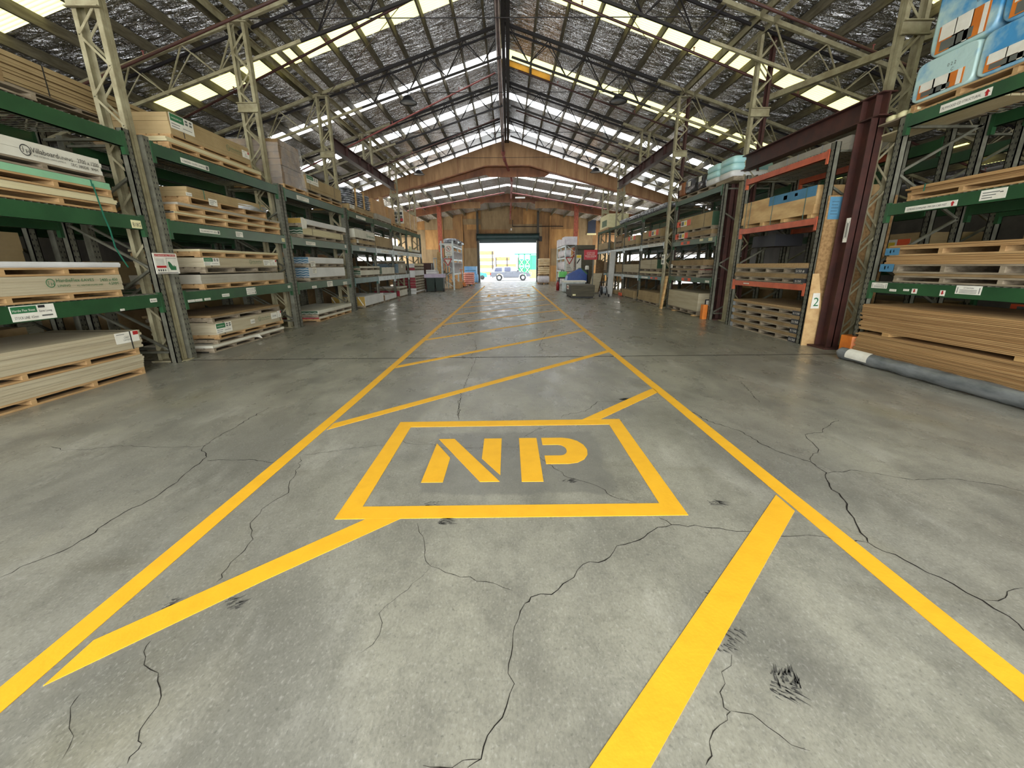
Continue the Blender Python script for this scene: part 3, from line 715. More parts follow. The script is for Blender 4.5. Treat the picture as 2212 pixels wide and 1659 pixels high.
for s in (-1, 1):
    m = MB(); m.prism([(0,30.9,5.58),(s*1.6,30.9,5.58),(s*2.0,30.9,5.42),(s*9,30.9,4.28),(s*9,30.9,4.7),(0,30.9,6.15)], (0,.2,0)); m.build('rafter', 'rust_plywood', t)
    m = MB(); m.box(s*1.9,s*3.9,30.86,30.9,5.2-(.02 if s > 0 else 0),5.62); m.build('patch_panel', 'portal_plywood', t)
for s, lab in ((-1,'left'),(1,'right')):
    m = MB(); m.box(s*4.76-.14,s*4.76+.14,30.62,30.86,0,5.4); m.mat(0)
    tag(m.build('timber_post', 'rust_post'), 'rusty orange post in front of the far plywood wall, on the %s of the door' % lab, 'post')
t = thing('batten_light', 'short white batten light fitting near the far ridge', 'lamp', (.8,29.5,5.6))
m = MB(); m.box(.5,1.15,29.4,29.6,5.62,5.7); m.build('diffuser', 'plaster_plug', t)
m = MB(); m.tube((.8,29.5,5.7),(.8,29.5,6.1),.01,6); m.build('hanger', 'dark_grey', t)
# far wall of plywood sheets with the door opening
DX0, DX1, DZ = -2.5, 2.47, 3.3
m = MB(); rnd = random.Random(3)
x = -9.5
while x < 9.5:
    x1 = min(x+1.2, 9.5)
    for (za, zb) in ((0,1.35),(1.35,2.75),(2.75,4.35),(4.35,6.3)):
        top = min(zb, 6.25-.165*min(abs(x),abs(x1)))
        segs = [(x, x1)]
        if za < DZ and x1 > DX0 and x < DX1:
            segs = []
            if x < DX0: segs.append((x, DX0))
            if x1 > DX1: segs.append((DX1, x1))
            if top > DZ: m.cur = 1; m.box(max(x,DX0),min(x1,DX1),37.5,37.53,max(za,DZ),top)
        m.cur = rnd.choice([0,0,1,1,2])
        if abs(x) > 2.6 and zb < 3: m.cur = rnd.choice([0,0,2])
        for a, b in segs: m.box(a+.004, b-.004, 37.5+rnd.uniform(0,.004), 37.53, za+.004, top-.004)
    x = x1
m.cur = 1
m.box(-9.5,DX0,37.535,37.6,0,6.2); m.box(DX1,9.5,37.535,37.6,0,6.2); m.box(DX0,DX1,37.535,37.6,DZ,6.25)
struct(m.build('wall_far', ['wall_plywood','wall_plywood_dark','wall_plywood_grey']))
m = MB(); m.box(-1.8,.2,37.46,37.495,5.25,5.85); m.box(-3.9,-2.3,37.46,37.495,4.75,5.2); m.box(.05,2.9,37.46,37.495,3.75,4.75); m.box(-4.0,-2.5,37.46,37.495,.1,2.85)
struct(m.build('wall_far_patch', 'wall_plywood_grey'))
m = MB()
for xx in (-5.6,-3.9,3.6,5.9): m.box(xx-.04,xx+.04,37.42,37.495,0,5.4)
struct(m.build('wall_far_stud', 'wall_plywood'))
for xx, nm in ((DX0-.09,'left'),(DX1+.09,'right')):
    m = MB(); m.box(xx-.09,xx+.09,37.28,37.48,0,5.75)
    struct(m.build('trim_%d' % (1 if xx < 0 else 2), 'side_cladding'))
t = thing('roller_door', 'dark green roller door rolled up above the far opening', 'roller door', (0,37.2,3.2))
m = MB(); m.tube((DX0-.15,37.2,3.72),(DX1+.15,37.2,3.72),.27,24); m.build('drum', 'roller_green', t)
m = MB()
for k in range(5): m.box(DX0,DX1,37.34,37.37,3.24+k*.085,3.24+k*.085+.078)
m.build('curtain', 'roller_green', t)
m = MB(); m.box(DX0-.2,DX0-.16,36.9,37.45,3.4,4.02); m.box(DX1+.16,DX1+.2,36.9,37.45,3.4,4.02); m.build('end_bracket', 'black', t)
m = MB(); m.box(DX0-.01,DX0+.05,37.3,37.42,0,3.4); m.box(DX1-.05,DX1+.01,37.3,37.42,0,3.4); m.build('guide_rail', 'rack_white', t)
m = MB(); m.box(DX1+.2,DX1+.42,37.1,37.4,3.35,3.75); m.build('motor', 'black', t)
t = thing('wall_pipe', 'thin dark pipe fixed across the plywood above the roller door', 'pipe', (.4,37.4,4.6))
m = MB(); m.path([(.4,37.4,5.1),(.4,37.4,4.55),(4.7,37.4,4.55)],.03,8); m.build('pipe_run', 'dark_maroon', t)
m = MB(); m.box(.22,.34,37.36,37.44,4.25,4.42); m.build('junction_box', 'plaster_plug', t)
t = thing('notice_board', 'dark framed notice board high on the far wall at right', 'board', (7.15,37.45,3.85))
m = MB(); m.box(6.82,7.5,37.42,37.46,3.98,5.4); m.build('panel', 'board_dark', t)
m = MB(); m.box(6.76,7.56,37.4,37.47,3.84,3.98); m.box(6.76,7.56,37.4,37.47,5.4,5.47); m.build('frame', 'paper_cream', t)
# side walls with strip windows; the right wall has a big open doorway far down
pane_material('wall_light', (.97,1.0,1.03), 3.0)
m = MB(); m.box(-13.05,-12.95,-3,37.6,0,2.25); m.box(-13.05,-12.95,-3,37.6,2.6,3.8); m.box(-13.05,-12.95,-3,15,2.25,2.6); m.box(-13.05,-12.95,31,37.6,2.25,2.6)
struct(m.build('wall_left', 'side_cladding'))
m = MB(); m.box(-13.03,-12.97,15,31,2.25,2.6); struct(m.build('window_%d' % wn, 'wall_light')); wn += 1
m = MB()
for k in range(1,11): m.box(-12.96,-12.92,15+k*1.45-.03,15+k*1.45+.03,2.25,2.6)
struct(m.build('window_%d_frame' % (wn-1), 'dark_grey'))
m = MB(); m.box(12.95,13.05,-3,25,0,3.8); m.box(12.95,13.05,25,33,2.0,3.8); m.box(12.95,13.05,33,37.6,0,3.8)
struct(m.build('wall_right', 'side_cladding'))
for s in (-1, 1):   # gable infill between the high roof and the low far roof, and the far returns
    m = MB(); m.box(s*9.45,s*13,24.3,24.36,0,4.2) if s < 0 else m.box(s*9.45,s*13,24.3,24.36,2.0,4.2); struct(m.build('wall_return_%s' % ('left' if s < 0 else 'right'), 'wall_plywood_dark'))
pane_material('far_window', (1.0,.97,.9), PANE_FAR)
m = MB(); m.box(-9.55,-9.5,24.4,37.6,0,1.0); m.box(-9.55,-9.5,24.4,37.6,3.6,4.75); m.box(-9.55,-9.5,24.4,27,1.0,3.6); struct(m.build('wall_far_left', 'wall_plywood_dark'))
m = MB(); m.box(-9.54,-9.51,27,37.5,1.0,3.6); struct(m.build('window_%d' % wn, 'far_window')); wn += 1
m = MB(); m.box(9.5,9.55,24.4,30,2.0,4.75); m.box(9.5,9.55,30,37.6,3.6,4.75); m.box(9.5,9.55,30,37.6,0,1.0); struct(m.build('wall_far_right', 'wall_plywood_dark'))
m = MB(); m.box(9.51,9.54,30,37.5,1.0,3.6); struct(m.build('window_%d' % wn, 'far_window')); wn += 1
# open front end of the building behind the camera
m = MB(); m.box(-13,-7.5,-3.06,-3,0,4); m.box(7.5,13,-3.06,-3,0,4)
m.prism([(-13,-3.06,3.8),(-7.5,-3.06,OPEN_H),(7.5,-3.06,OPEN_H),(13,-3.06,3.8),(0,-3.06,7.9)], (0,.06,0))
struct(m.build('wall_front', 'side_cladding'))
# ------------------------------------------------------------------ racking
def front(s, xf, d=0.0): return xf+s*d
TXT_R = {-1: Vector((0,1,0)), 1: Vector((0,-1,0))}     # reading direction on faces that look into the aisle
UP = Vector((0,0,1))
def tagcard(parent, s, x, ya, yb, za, zb, kind='white', text=None, sub=None, name='tag_card', tilt=0):
    """paper or plastic card stuck on an aisle-facing face at x; ya<yb in world, text reads along the aisle"""
    n = Vector((-s,0,0)); r = TXT_R[s]; m = MB(); w = yb-ya; h = zb-za
    m.box(x, x-s*.0025, ya, yb, za, zb)
    y_left = ya if s < 0 else yb
    def Q(u0, v0, u1, v1, slot, dd=.0032):
        m.cur = slot; o = Vector((x-s*dd, y_left, za))+r*(u0*w)+UP*(v0*h); m.poly([o, o+r*((u1-u0)*w), o+r*((u1-u0)*w)+UP*((v1-v0)*h), o+UP*((v1-v0)*h)])
    def TX(body, u, v, size, width=None, slot=1, al='L'):
        m.cur = slot; m.text(body, Vector((x-s*.0042, y_left, za))+r*(u*w)+UP*(v*h), r, UP, size*h, None if width is None else width*w, al)
    mats = ['paper', 'print_black', 'print_green', 'print_red', 'print_grey', 'print_orange', 'print_blue', 'print_yellow']
    if kind == 'cream': mats[0] = 'paper_cream'; TX(text or 'B18', .5, .22, .7, .8, 1, 'C')
    elif kind == 'white':
        if text: TX(text, .5, .3, .5, .84, 1, 'C')
        else: Q(.1,.4,.9,.6,4)
    elif kind == 'strip':      # long product strip with arrow at the end
        TX(text or 'PLYWOOD STRUCTURAL', .04, .3, .5, .78, 1)
        m.cur = 3; o = Vector((x-s*.004, y_left, za)); c = o+r*(.92*w)+UP*(.5*h)
        k = h*.42; m.poly([c-r*k*.45-UP*k, c+r*k*.45-UP*k, c+r*k*.45, c-r*k*.45]); m.poly([c-r*k*.9, c+r*k*.9, c+UP*k])
    elif kind == 'stripup': TX(text or 'HARDIES LINING', .04, .3, .5, .8, 1); Q(.88,.15,.97,.85,4)
    elif kind == 'arrow':
        c = Vector((x-s*.004, y_left, za))+r*(.5*w)+UP*(.55*h); k = h*.38; m.cur = 3
        m.poly([c-r*k*.4, c+r*k*.4, c+r*k*.4+UP*k, c-r*k*.4+UP*k]); m.poly([c-r*k*.85, c-UP*k*.95, c+r*k*.85])
    elif kind == 'notice':
        Q(.06,.12,.085,.8,1); Q(.915,.12,.94,.8,1); TX(text or 'ATTENTION', .5, .66, .2, .4, 1, 'C')
        for k in range(3): Q(.16,.14+.16*k,.84,.2+.16*k,4)
    elif kind == 'lines':
        for k in range(3): Q(.08,.18+.25*k,.5+.12*k,.26+.25*k,4)
        Q(.75,.6,.88,.68,1)
    elif kind == 'green':      # green manufacturer's label: green block, code squares, white lower band
        Q(.02,.5,.58,.97,2); Q(.58,.5,.585,.97,4); TX(text or 'HARDIEFLEX', .06, .66, .16, .44, 0); 
        for k in range(2):
            for j in range(2): Q(.64+.18*k,.56+.2*j,.76+.18*k,.7+.2*j,4)
        Q(.04,.3,.4,.35,4); Q(.5,.22,.9,.26,4); Q(.04,.12,.36,.17,4)
    elif kind == 'bay':        # beam sign: green header left, white text below
        Q(.02,.52,.58,.95,2); TX(text or 'Hardie Flex Sheet', .04, .62, .22, .5, 0); Q(.62,.78,.78,.95,1); TX('Eaves Lining', .62, .5, .2, .3, 1); TX('STOCK LINE  4.5mm', .05, .14, .24, .52, 1); Q(.66,.2,.92,.3,4)
    elif kind == 'delivery':   # white ticket with a red corner
        Q(.76,.62,.99,.96,3); Q(.06,.8,.4,.85,4); TX('CANT', .34, .42, .26, .22, 4); TX('CHAP SHORT', .3, .2, .2, .34, 4)
    elif kind == 'cane': TX(text or 'CANE', .12, .34, .42, .7, 1)
    elif kind == 'orange':
        Q(0,0,.3,1,5); Q(.74,0,1,1,5); Q(.34,.15,.52,.85,4); Q(.56,.2,.7,.8,7); Q(.2,.3,.28,.7,7)
    elif kind == 'orangeplain': mats[0] = 'print_orange'; Q(.3,.1,.7,.9,4, .003)
    elif kind == 'blue':
        mats[0] = 'print_blue'; TX('Shadowclad', .05, .36, .22, .24, 0); Q(.32,.16,.44,.88,0); Q(.34,.3,.42,.74,2); Q(.46,.12,.68,.9,0); Q(.58,.42,.64,.72,3)
    elif kind == 'redsign': pass
    if sub is None: sub = parent
    return m.build(name, mats, sub)

def logo_text(parent, s, x, y_left, z, h, w, lines, mm='print_green', ring=True, name='printed_lettering'):
    """maker's ring mark with J H, then lettering, printed on an aisle face"""
    r = TXT_R[s]; m = MB(); o = Vector((x-s*.003, y_left, z))
    k = 0
    if ring:
        c = o+r*(h*.5)+UP*(h*.5)
        for i in range(20):
            a, b = 2*math.pi*i/20, 2*math.pi*(i+1)/20
            P = lambda t, q: c+(r*math.cos(t)*.95+UP*math.sin(t))*q
            m.poly([P(a,h*.5), P(b,h*.5), P(b,h*.41), P(a,h*.41)])
        m.text('J', c-r*h*.28-UP*h*.12, r, UP, h*.5); m.text('H', c+r*h*.0-UP*h*.28, r, UP, h*.5)
        k = h*1.18
    for (body, u, v, size, width) in lines:
        m.text(body, o+r*(k+u*w)+UP*(v*h), r, UP, size*h, width*w)
    return m.build(name, mm, parent)

def print_abs(parent, s, x, items, mm, name='printed_lettering'):
    """lettering at given aisle position: (text, left edge, base height, capital height, width)"""
    r = TXT_R[s]
    for (body, yl, z, ch, w) in items:
        m = MB()
        if body == 'JH':
            c = Vector((x-s*.003, yl, z))+r*(ch*.5)+UP*(ch*.5)
            for i in range(24):
                a, b = 2*math.pi*i/24, 2*math.pi*(i+1)/24
                P = lambda t, q: c+(r*math.cos(t)+UP*math.sin(t))*q
                m.poly([P(a,ch*.5), P(b,ch*.5), P(b,ch*.42), P(a,ch*.42)])
            m.text('J', c-r*ch*.26-UP*ch*.1, r, UP, ch*.55); m.text('H', c-UP*ch*.3, r, UP, ch*.55)
            m.build('maker_mark', mm, parent)
        else:
            m.text(body, Vector((x-s*.003, yl, z)), r, UP, ch/.7, w); m.build(name, mm, parent)

def upright(mb, s, x, y, w, d, h, both=False):
    """perforated upright: aisle face at x, depth d away from the aisle, width w along the aisle"""
    mb.cur = 0; xb = x+s*d; t = .012
    mb.box(x, x+s*t, y-w/2, y+w/2, 0, h); mb.box(x, xb, y-w/2, y-w/2+t, 0, h); mb.box(x, xb, y+w/2-t, y+w/2, 0, h)
    mb.box(xb-s*t, xb, y-w/2, y-w/2+.03, 0, h); mb.box(xb-s*t, xb, y+w/2-.03, y+w/2, 0, h)
    mb.cur = 1; z = .08; xx = x-s*.0006
    while z < h-.04:
        for dy in (-w*.24, w*.24):
            c = Vector((xx, y+dy, z)); a, b = .0085, .014
            mb.poly([c+Vector((0,-a,b)), c+Vector((0,a,b)), c+Vector((0,a*.7,-b)), c+Vector((0,-a*.7,-b))])
        z += .075
    mb.cur = 0; mb.box(x-s*.03, xb+s*.03, y-w/2-.03, y+w/2+.03, 0, .008)
    return mb
def rack(name, label, s, xf, frames, bays, levels, beam_mat, depth=1.15, h=3.06, bh=.165, pw=.1, pd=.085, group=None, deck=True, post_mat='rack_grey', rearbeam=None, front_mats=None, skip=()):
    """frames: aisle positions of upright frames; bays: (y0,y1) spans carrying beams; levels: beam top heights"""
    ymid = (frames[0]+frames[-1])/2
    r = thing(name, label, 'pallet rack', (xf+s*depth/2, ymid, 0), group)
    for y in frames:
        m = MB(); upright(m, s, xf, y, pw, pd, h); m.build('upright', [post_mat, 'hole_dark'], r)
        m = MB(); upright(m, s, xf+s*(depth-pd), y, pw, pd, h); m.build('upright', [post_mat, 'hole_dark'], r)
        m = MB(); z = .18; k = 0
        xa, xb = xf+s*pd, xf+s*(depth-pd)
        m.bar((xa,y,.16),(xb,y,.16),.035,.03)
        while z < h-.65:
            p, q = (xa,y,z), (xb,y,z+.58)
            if k % 2: p, q = (xb,y,z), (xa,y,z+.58)
            m.bar(p, q, .035, .03); z += .58; k += 1
        m.bar((xa,y,h-.12),(xb,y,h-.12),.035,.03); m.build('frame_brace', post_mat, r)
    beams = {}
    for bi, (ya, yb) in enumerate(bays):
        for li, zt_ in enumerate(levels):
            if (bi, li) in skip: continue
            bm = beam_mat if front_mats is None else front_mats.get((bi, li), beam_mat)
            for k, xx in enumerate((xf-s*.012, xf+s*(depth-.045))):
                m = MB(); m.box(xx, xx+s*.05, ya, yb, zt_-bh, zt_); m.box(xx+s*.004, xx+s*.07, ya, yb, zt_-bh, zt_-bh+.03)
                for e in (ya, yb):
                    sg = 1 if e == ya else -1
                    m.box(xx-s*.003, xx+s*.05, e-sg*.004, e+sg*.045, zt_-bh-.09, zt_+.02)
                b = m.build('beam', (bm if k == 0 else (rearbeam or beam_mat)), r)
                if k == 0: beams[(bi, li)] = b
            if deck:
                m = MB(); y = ya+.05
                while y < yb-.02:
                    m.box(xf-s*.012, xf+s*(depth), y-.004, y+.004, zt_+.001, zt_+.009); y += .075
                for q in (.12,.36,.6,.84,1.05): m.box(xf+s*q-.004, xf+s*q+.004, ya+.02, yb-.02, zt_+.001, zt_+.009)
                m.build('wire_deck', post_mat, r)
    return r, beams
XL = -4.87
LV = [1.0, 2.005, 3.0]
L1, b1 = rack('pallet_rack', 'nearest left pallet rack bay, green beams, cut off by the photo edge', -1, XL, [2.4,5.99], [(2.45,5.94)], LV, 'rack_green')
tagcard(L1,-1,XL+.0125,5.72,5.87,1.85,1.95,'cream','B18G',b1[(0,1)])
tagcard(L1,-1,XL+.0125,5.72,5.83,.9,.95,'white','B18A',b1[(0,0)])
tagcard(L1,-1,XL+.0125,4.09,4.5,.845,.995,'bay',None,b1[(0,0)])
tagcard(L1,-1,XL+.0125,5.25,5.31,.835,.86,'white',None,b1[(0,0)])
L2, b2 = rack('pallet_rack', 'second left pallet rack bay, between the red-headed notice and the first grey post pair', -1, XL, [6.29,9.61], [(6.34,9.56)], LV, 'rack_green')
tagcard(L2,-1,XL+.0125,6.85,7.45,2.86,2.93,'stripup','HARDIES EAVES LINING',b2[(0,2)])
tagcard(L2,-1,XL+.0125,6.95,7.42,1.885,1.945,'stripup','VILLABOARD WET AREA',b2[(0,1)])
tagcard(L2,-1,XL+.0125,7.85,8.05,1.88,1.97,'lines',None,b2[(0,1)]); tagcard(L2,-1,XL+.0125,9.4,9.52,1.88,1.95,'cream','B17',b2[(0,1)])
for k, (a, b) in enumerate(((6.38,6.53),(6.54,6.69),(6.74,6.88))): tagcard(L2,-1,XL+.0125,a,b,.845,.88,'white','LINING',b2[(0,0)])
tagcard(L2,-1,XL+.0125,7.17,7.36,.87,.92,'white','HARDIE',b2[(0,0)])
tagcard(L2,-1,XL+.0125,7.86,8.15,.925,.985,'stripup','FLEX SHEET',b2[(0,0)]); tagcard(L2,-1,XL+.0125,7.86,8.15,.86,.92,'stripup','EAVES LINING',b2[(0,0)])
tagcard(L2,-1,XL+.0125,9.35,9.46,.91,.96,'white','B17',b2[(0,0)])
L3, b3 = rack('pallet_rack', 'third left pallet rack bay, with blue-ended board packs on its middle shelf', -1, XL, [9.76,13.2], [(9.81,13.15)], LV, 'rack_green')
tagcard(L3,-1,XL+.0125,10.35,10.95,2.86,2.95,'lines',None,b3[(0,2)]); tagcard(L3,-1,XL+.0125,10.5,11.0,1.87,1.95,'lines',None,b3[(0,1)])
tagcard(L3,-1,XL+.0125,11.4,11.75,.84,.98,'lines',None,b3[(0,0)]); tagcard(L3,-1,XL+.0125,12.5,12.8,.85,.93,'white','BRACELINE',b3[(0,0)]); tagcard(L3,-1,XL+.0125,10.5,10.75,.84,.9,'white',None,b3[(0,0)])
tagcard(L3,-1,XL+.0125,12.95,13.07,1.9,1.97,'white','B16',b3[(0,1)])
FM = {(1,1):'rack_white',(2,1):'rack_white',(3,1):'rack_white',(1,0):'rack_white',(2,0):'rack_white',(0,0):'rack_blue_green'}
L4, b4 = rack('pallet_rack', 'long far left pallet rack run of four bays with white lower beams', -1, XL, [13.45,15.95,18.35,21.0,24.3], [(13.5,15.9),(16.0,18.3),(18.4,20.95),(21.05,24.25)], LV, 'rack_green', pw=.09, front_mats=FM, skip=((3,0),))
tagcard(L4,-1,XL+.0125,14.2,14.8,1.87,1.95,'lines',None,b4[(0,1)]); tagcard(L4,-1,XL+.0125,14.2,15.1,2.86,2.94,'lines',None,b4[(0,2)]); tagcard(L4,-1,XL+.0125,16.6,17.6,1.87,1.96,'white','GYPSUM',b4[(1,1)]); tagcard(L4,-1,XL+.0125,19,20,1.87,1.96,'white','LINING',b4[(2,1)]); tagcard(L4,-1,XL+.0125,21.4,23.8,1.87,1.97,'white','PLASTERBOARD',b4[(3,1)])
# notice across the first double post
t = thing('rack_notice', 'white notice board with red header fixed across the first pair of left rack posts', 'sign', (XL+.02,6.13,1.42))
m = MB(); x = XL+.012; m.box(x,x+.006,5.93,6.35,1.27,1.55); m.build('board', 'paper', t)
m = MB(); r = TXT_R[-1]; o = Vector((x+.0075,5.93,1.27))
def nq(u0,v0,u1,v1,slot):
    m.cur = slot; a = o+r*(u0*.42)+UP*(v0*.28); m.poly([a, a+r*((u1-u0)*.42), a+r*((u1-u0)*.42)+UP*((v1-v0)*.28), a+UP*((v1-v0)*.28)])
nq(.06,.84,.94,.95,0); nq(.06,.29,.46,.4,0); nq(.5,.1,.51,.76,1); nq(.5,.75,.94,.765,1); nq(.05,.03,.92,.06,1)
for k in range(5): nq(.07,.46+.06*k,.4,.475+.06*k,3)
m.cur = 2; a = o+r*.235+UP*.05
pts = [(0,.05),(.03,.0),(.1,0),(.13,-.0),(.135,.06),(.11,.05),(.1,.075),(.085,.05),(.07,.07),(.045,.1),(.02,.12),(.0,.11)]
m.poly([a+r*px+UP*py for px, py in pts])
for k in range(4): nq(.09+.09*k,.13,.14+.09*k,.22,1 if k < 3 else 3)
m.cur = 4; m.text('ATTENTION ALL DRIVERS', o+r*.03+UP*.24+Vector((.001,0,0)), r, UP, .026, .36)
m.build('printed_face', ['print_red','print_black','print_green','print_grey','paper'], t)

XR1, XR2, XR3 = 5.2, 5.0, 5.0
R1, c1 = rack('pallet_rack', 'nearest right pallet rack bay, green beams, orange post guard at its foot', 1, XR1, [2.4,6.11], [(2.46,6.05)], [1.08,2.1,3.17], 'rack_green', h=3.18, bh=.14, front_mats={})
tagcard(R1,1,XR1-.0125,5.05,5.6,3.06,3.14,'strip','PLYWOOD CD STRUCTURAL',c1[(0,2)])
tagcard(R1,1,XR1-.0125,5.1,5.75,1.97,2.035,'strip','CUTBOARD DOWNLAND 17MM 1200 X 2400 SHEET',c1[(0,1)]); tagcard(R1,1,XR1-.0125,4.62,4.87,1.985,2.09,'lines',None,c1[(0,1)])
tagcard(R1,1,XR1-.0125,5.75,6.0,1.0,1.075,'notice',None,c1[(0,0)]); tagcard(R1,1,XR1-.0125,4.58,4.85,.99,1.085,'notice',None,c1[(0,0)])
tagcard(R1,1,XR1-.0125,5.6,5.7,.97,1.0,'white','C17A',c1[(0,0)]); tagcard(R1,1,XR1-.0125,5.42,5.5,.985,1.01,'white','C17',c1[(0,0)]); tagcard(R1,1,XR1-.0125,5.31,5.38,.96,1.02,'arrow',None,c1[(0,0)]); tagcard(R1,1,XR1-.0125,4.96,5.02,.955,1.02,'arrow',None,c1[(0,0)])
R2_, c2 = rack('pallet_rack', 'right pallet rack bay with orange beams and silver posts behind the maroon portal', 1, XR2, [7.03,9.45], [(7.08,9.4)], [1.0,2.05,3.02], 'rack_orange', h=3.12, bh=.1, rearbeam='rack_orange')
tagcard(R2_,1,XR2-.0125,8.75,8.95,.94,.96,'white','C16A',c2[(0,0)])
R3_, c3 = rack('pallet_rack', 'right pallet rack bay with green beams just past the far maroon portal post', 1, XR3, [10.36,13.2], [(10.41,13.15)], [1.0,1.98,3.1], 'rack_green', h=3.14, bh=.12)
tagcard(R3_,1,XR3-.0125,11.6,12.2,.9,.98,'orangeplain',None,c3[(0,0)]); tagcard(R3_,1,XR3-.0125,10.5,10.72,.9,.95,'white','C14A',c3[(0,0)]); tagcard(R3_,1,XR3-.0125,11.9,12.5,1.88,1.96,'orangeplain',None,c3[(0,1)]); tagcard(R3_,1,XR3-.0125,10.6,10.8,1.9,1.97,'cream','C14',c3[(0,1)]); tagcard(R3_,1,XR3-.0125,11.1,11.3,1.92,1.97,'cream','C15',c3[(0,1)])
FR = {(0,1):'rack_white',(1,1):'rack_white',(2,1):'rack_white',(1,0):'rack_white',(0,0):'rack_blue_green',(2,0):'rack_white'}
R4_, c4 = rack('pallet_rack', 'long far right pallet rack run with white middle beams', 1, 5.0, [13.8,16.3,18.7,21.6,24.2], [(13.85,16.25),(16.35,18.65),(18.75,21.55),(21.65,24.15)], [.95,2.03,3.05], 'rack_green', pw=.09, h=3.1, bh=.1, front_mats=FR)
tagcard(R4_,1,4.9875,14,15.4,1.95,2.02,'white','STRUCTURAL PLY',c4[(0,1)]); tagcard(R4_,1,4.9875,14.2,14.9,.87,.93,'orangeplain',None,c4[(0,0)]); tagcard(R4_,1,4.9875,15.2,15.9,.87,.93,'lines',None,c4[(0,0)]); tagcard(R4_,1,4.9875,16.8,18.2,.87,.93,'white','MDF PANEL',c4[(1,0)])
# back-to-back racks behind the two front rows
def back_rack(src, dx, label):
    o = copy_tree(src, loc=(src.location.x+dx, src.location.y, 0), label=label); return o
back_rack(L2, -1.55, 'dark pallet rack standing behind the second left rack bay'); back_rack(L3, -1.55, 'dark pallet rack standing behind the third left rack bay')
rack('pallet_rack', 'dark pallet rack standing behind the nearest left rack bay', -1, -6.45, [2.4,5.99], [(2.45,5.94)], [1.0,2.3,3.35], 'rack_green', h=3.4, deck=False)
rack('pallet_rack', 'dark pallet rack standing behind the nearest right rack bay', 1, 6.75, [2.4,6.1], [(2.45,6.05)], [1.0,2.1,3.3], 'rack_green', h=3.5, deck=False)
rack('pallet_rack', 'dark green pallet rack standing behind the orange-beamed right bay', 1, 6.6, [6.9,9.5], [(6.95,9.45)], [1.3,2.3,3.15], 'rack_green', h=3.3, deck=False)
rack('pallet_rack', 'dark pallet rack behind the green right bay past the portal', 1, 6.6, [10.4,13.2], [(10.45,13.15)], [1.0,2.0,3.1], 'rack_green', h=3.2, deck=False)
rack('pallet_rack', 'dark pallet rack standing behind the long far right run', 1, 6.6, [13.8,16.4,19,21.6,24.2], [(13.85,16.35),(16.45,18.95),(19.05,21.55),(21.65,24.15)], [.95,2.03,3.05], 'rack_green', h=3.1, deck=False)
rack('pallet_rack', 'dark pallet rack standing behind the long far left run', -1, -6.42, [13.45,15.95,18.35,21.0,24.0], [(13.5,15.9),(16.0,18.3),(18.4,20.95),(21.05,23.95)], [1.0,2.005,3.0], 'rack_green', deck=False)
# orange guard, maroon portal
t = thing('post_guard', 'orange plastic guard round the foot of the nearest right rack post', 'post guard', (5.2,6.13,0))
m = MB(); m.prism([(5.1,6.03,0),(5.15,5.99,0),(5.26,5.99,0),(5.3,6.03,0),(5.3,6.24,0),(5.1,6.24,0)], (0,0,.29)); m.build('shell', 'guard_orange', t)
m = MB(); m.box(5.097,5.1,6.1,6.15,.06,.11); m.build('tag_card', 'paper', t)
t = thing('post_guard', 'slim orange guard at the foot of the far maroon portal post', 'post guard', (4.98,10.55,0))
m = MB(); m.box(4.9,5.02,10.47,10.6,0,.36); m.build('shell', 'guard_orange', t)
t = thing('portal_frame', 'maroon steel goalpost portal standing against the right racks', 'steel portal', (5.3,8.7,0))
def ibeam_post(mb, x, y, z0, z1, w, d):
    mb.box(x-w/2,x+w/2,y-d/2,y-d/2+.014,z0,z1); mb.box(x-w/2,x+w/2,y+d/2-.014,y+d/2,z0,z1); mb.box(x-.008,x+.008,y-d/2,y+d/2,z0,z1)
m = MB(); ibeam_post(m,5.28,6.74,0,3.32,.2,.26); m.build('post', 'maroon_paint', t)
m = MB(); ibeam_post(m,5.28,10.5,0,3.32,.2,.26); m.build('post', 'maroon_paint', t)
m = MB(); m.box(5.18,5.38,6.5,10.95,3.32,3.336); m.box(5.18,5.38,6.5,10.95,3.604,3.62); m.box(5.27,5.29,6.5,10.95,3.336,3.604)
for yy in (6.62,6.86,10.38,10.62): m.box(5.19,5.37,yy-.006,yy+.006,3.336,3.604)
m.build('cross_beam', 'maroon_paint', t)
for y in (6.74,10.5):
    m = MB(); m.box(5.08,5.48,y-.24,y+.24,0,.025); m.build('base_plate', 'maroon_paint', t)
m = MB(); m.box(5.179,5.177,6.62,6.7,1.65,2.0); m.cur = 1; m.box(5.177,5.1765,6.632,6.64,1.7,1.95); m.box(5.177,5.1765,6.68,6.688,1.7,1.95); m.box(5.177,5.1765,6.65,6.67,1.72,1.93); m.build('tag_card', ['paper','print_grey'], t)
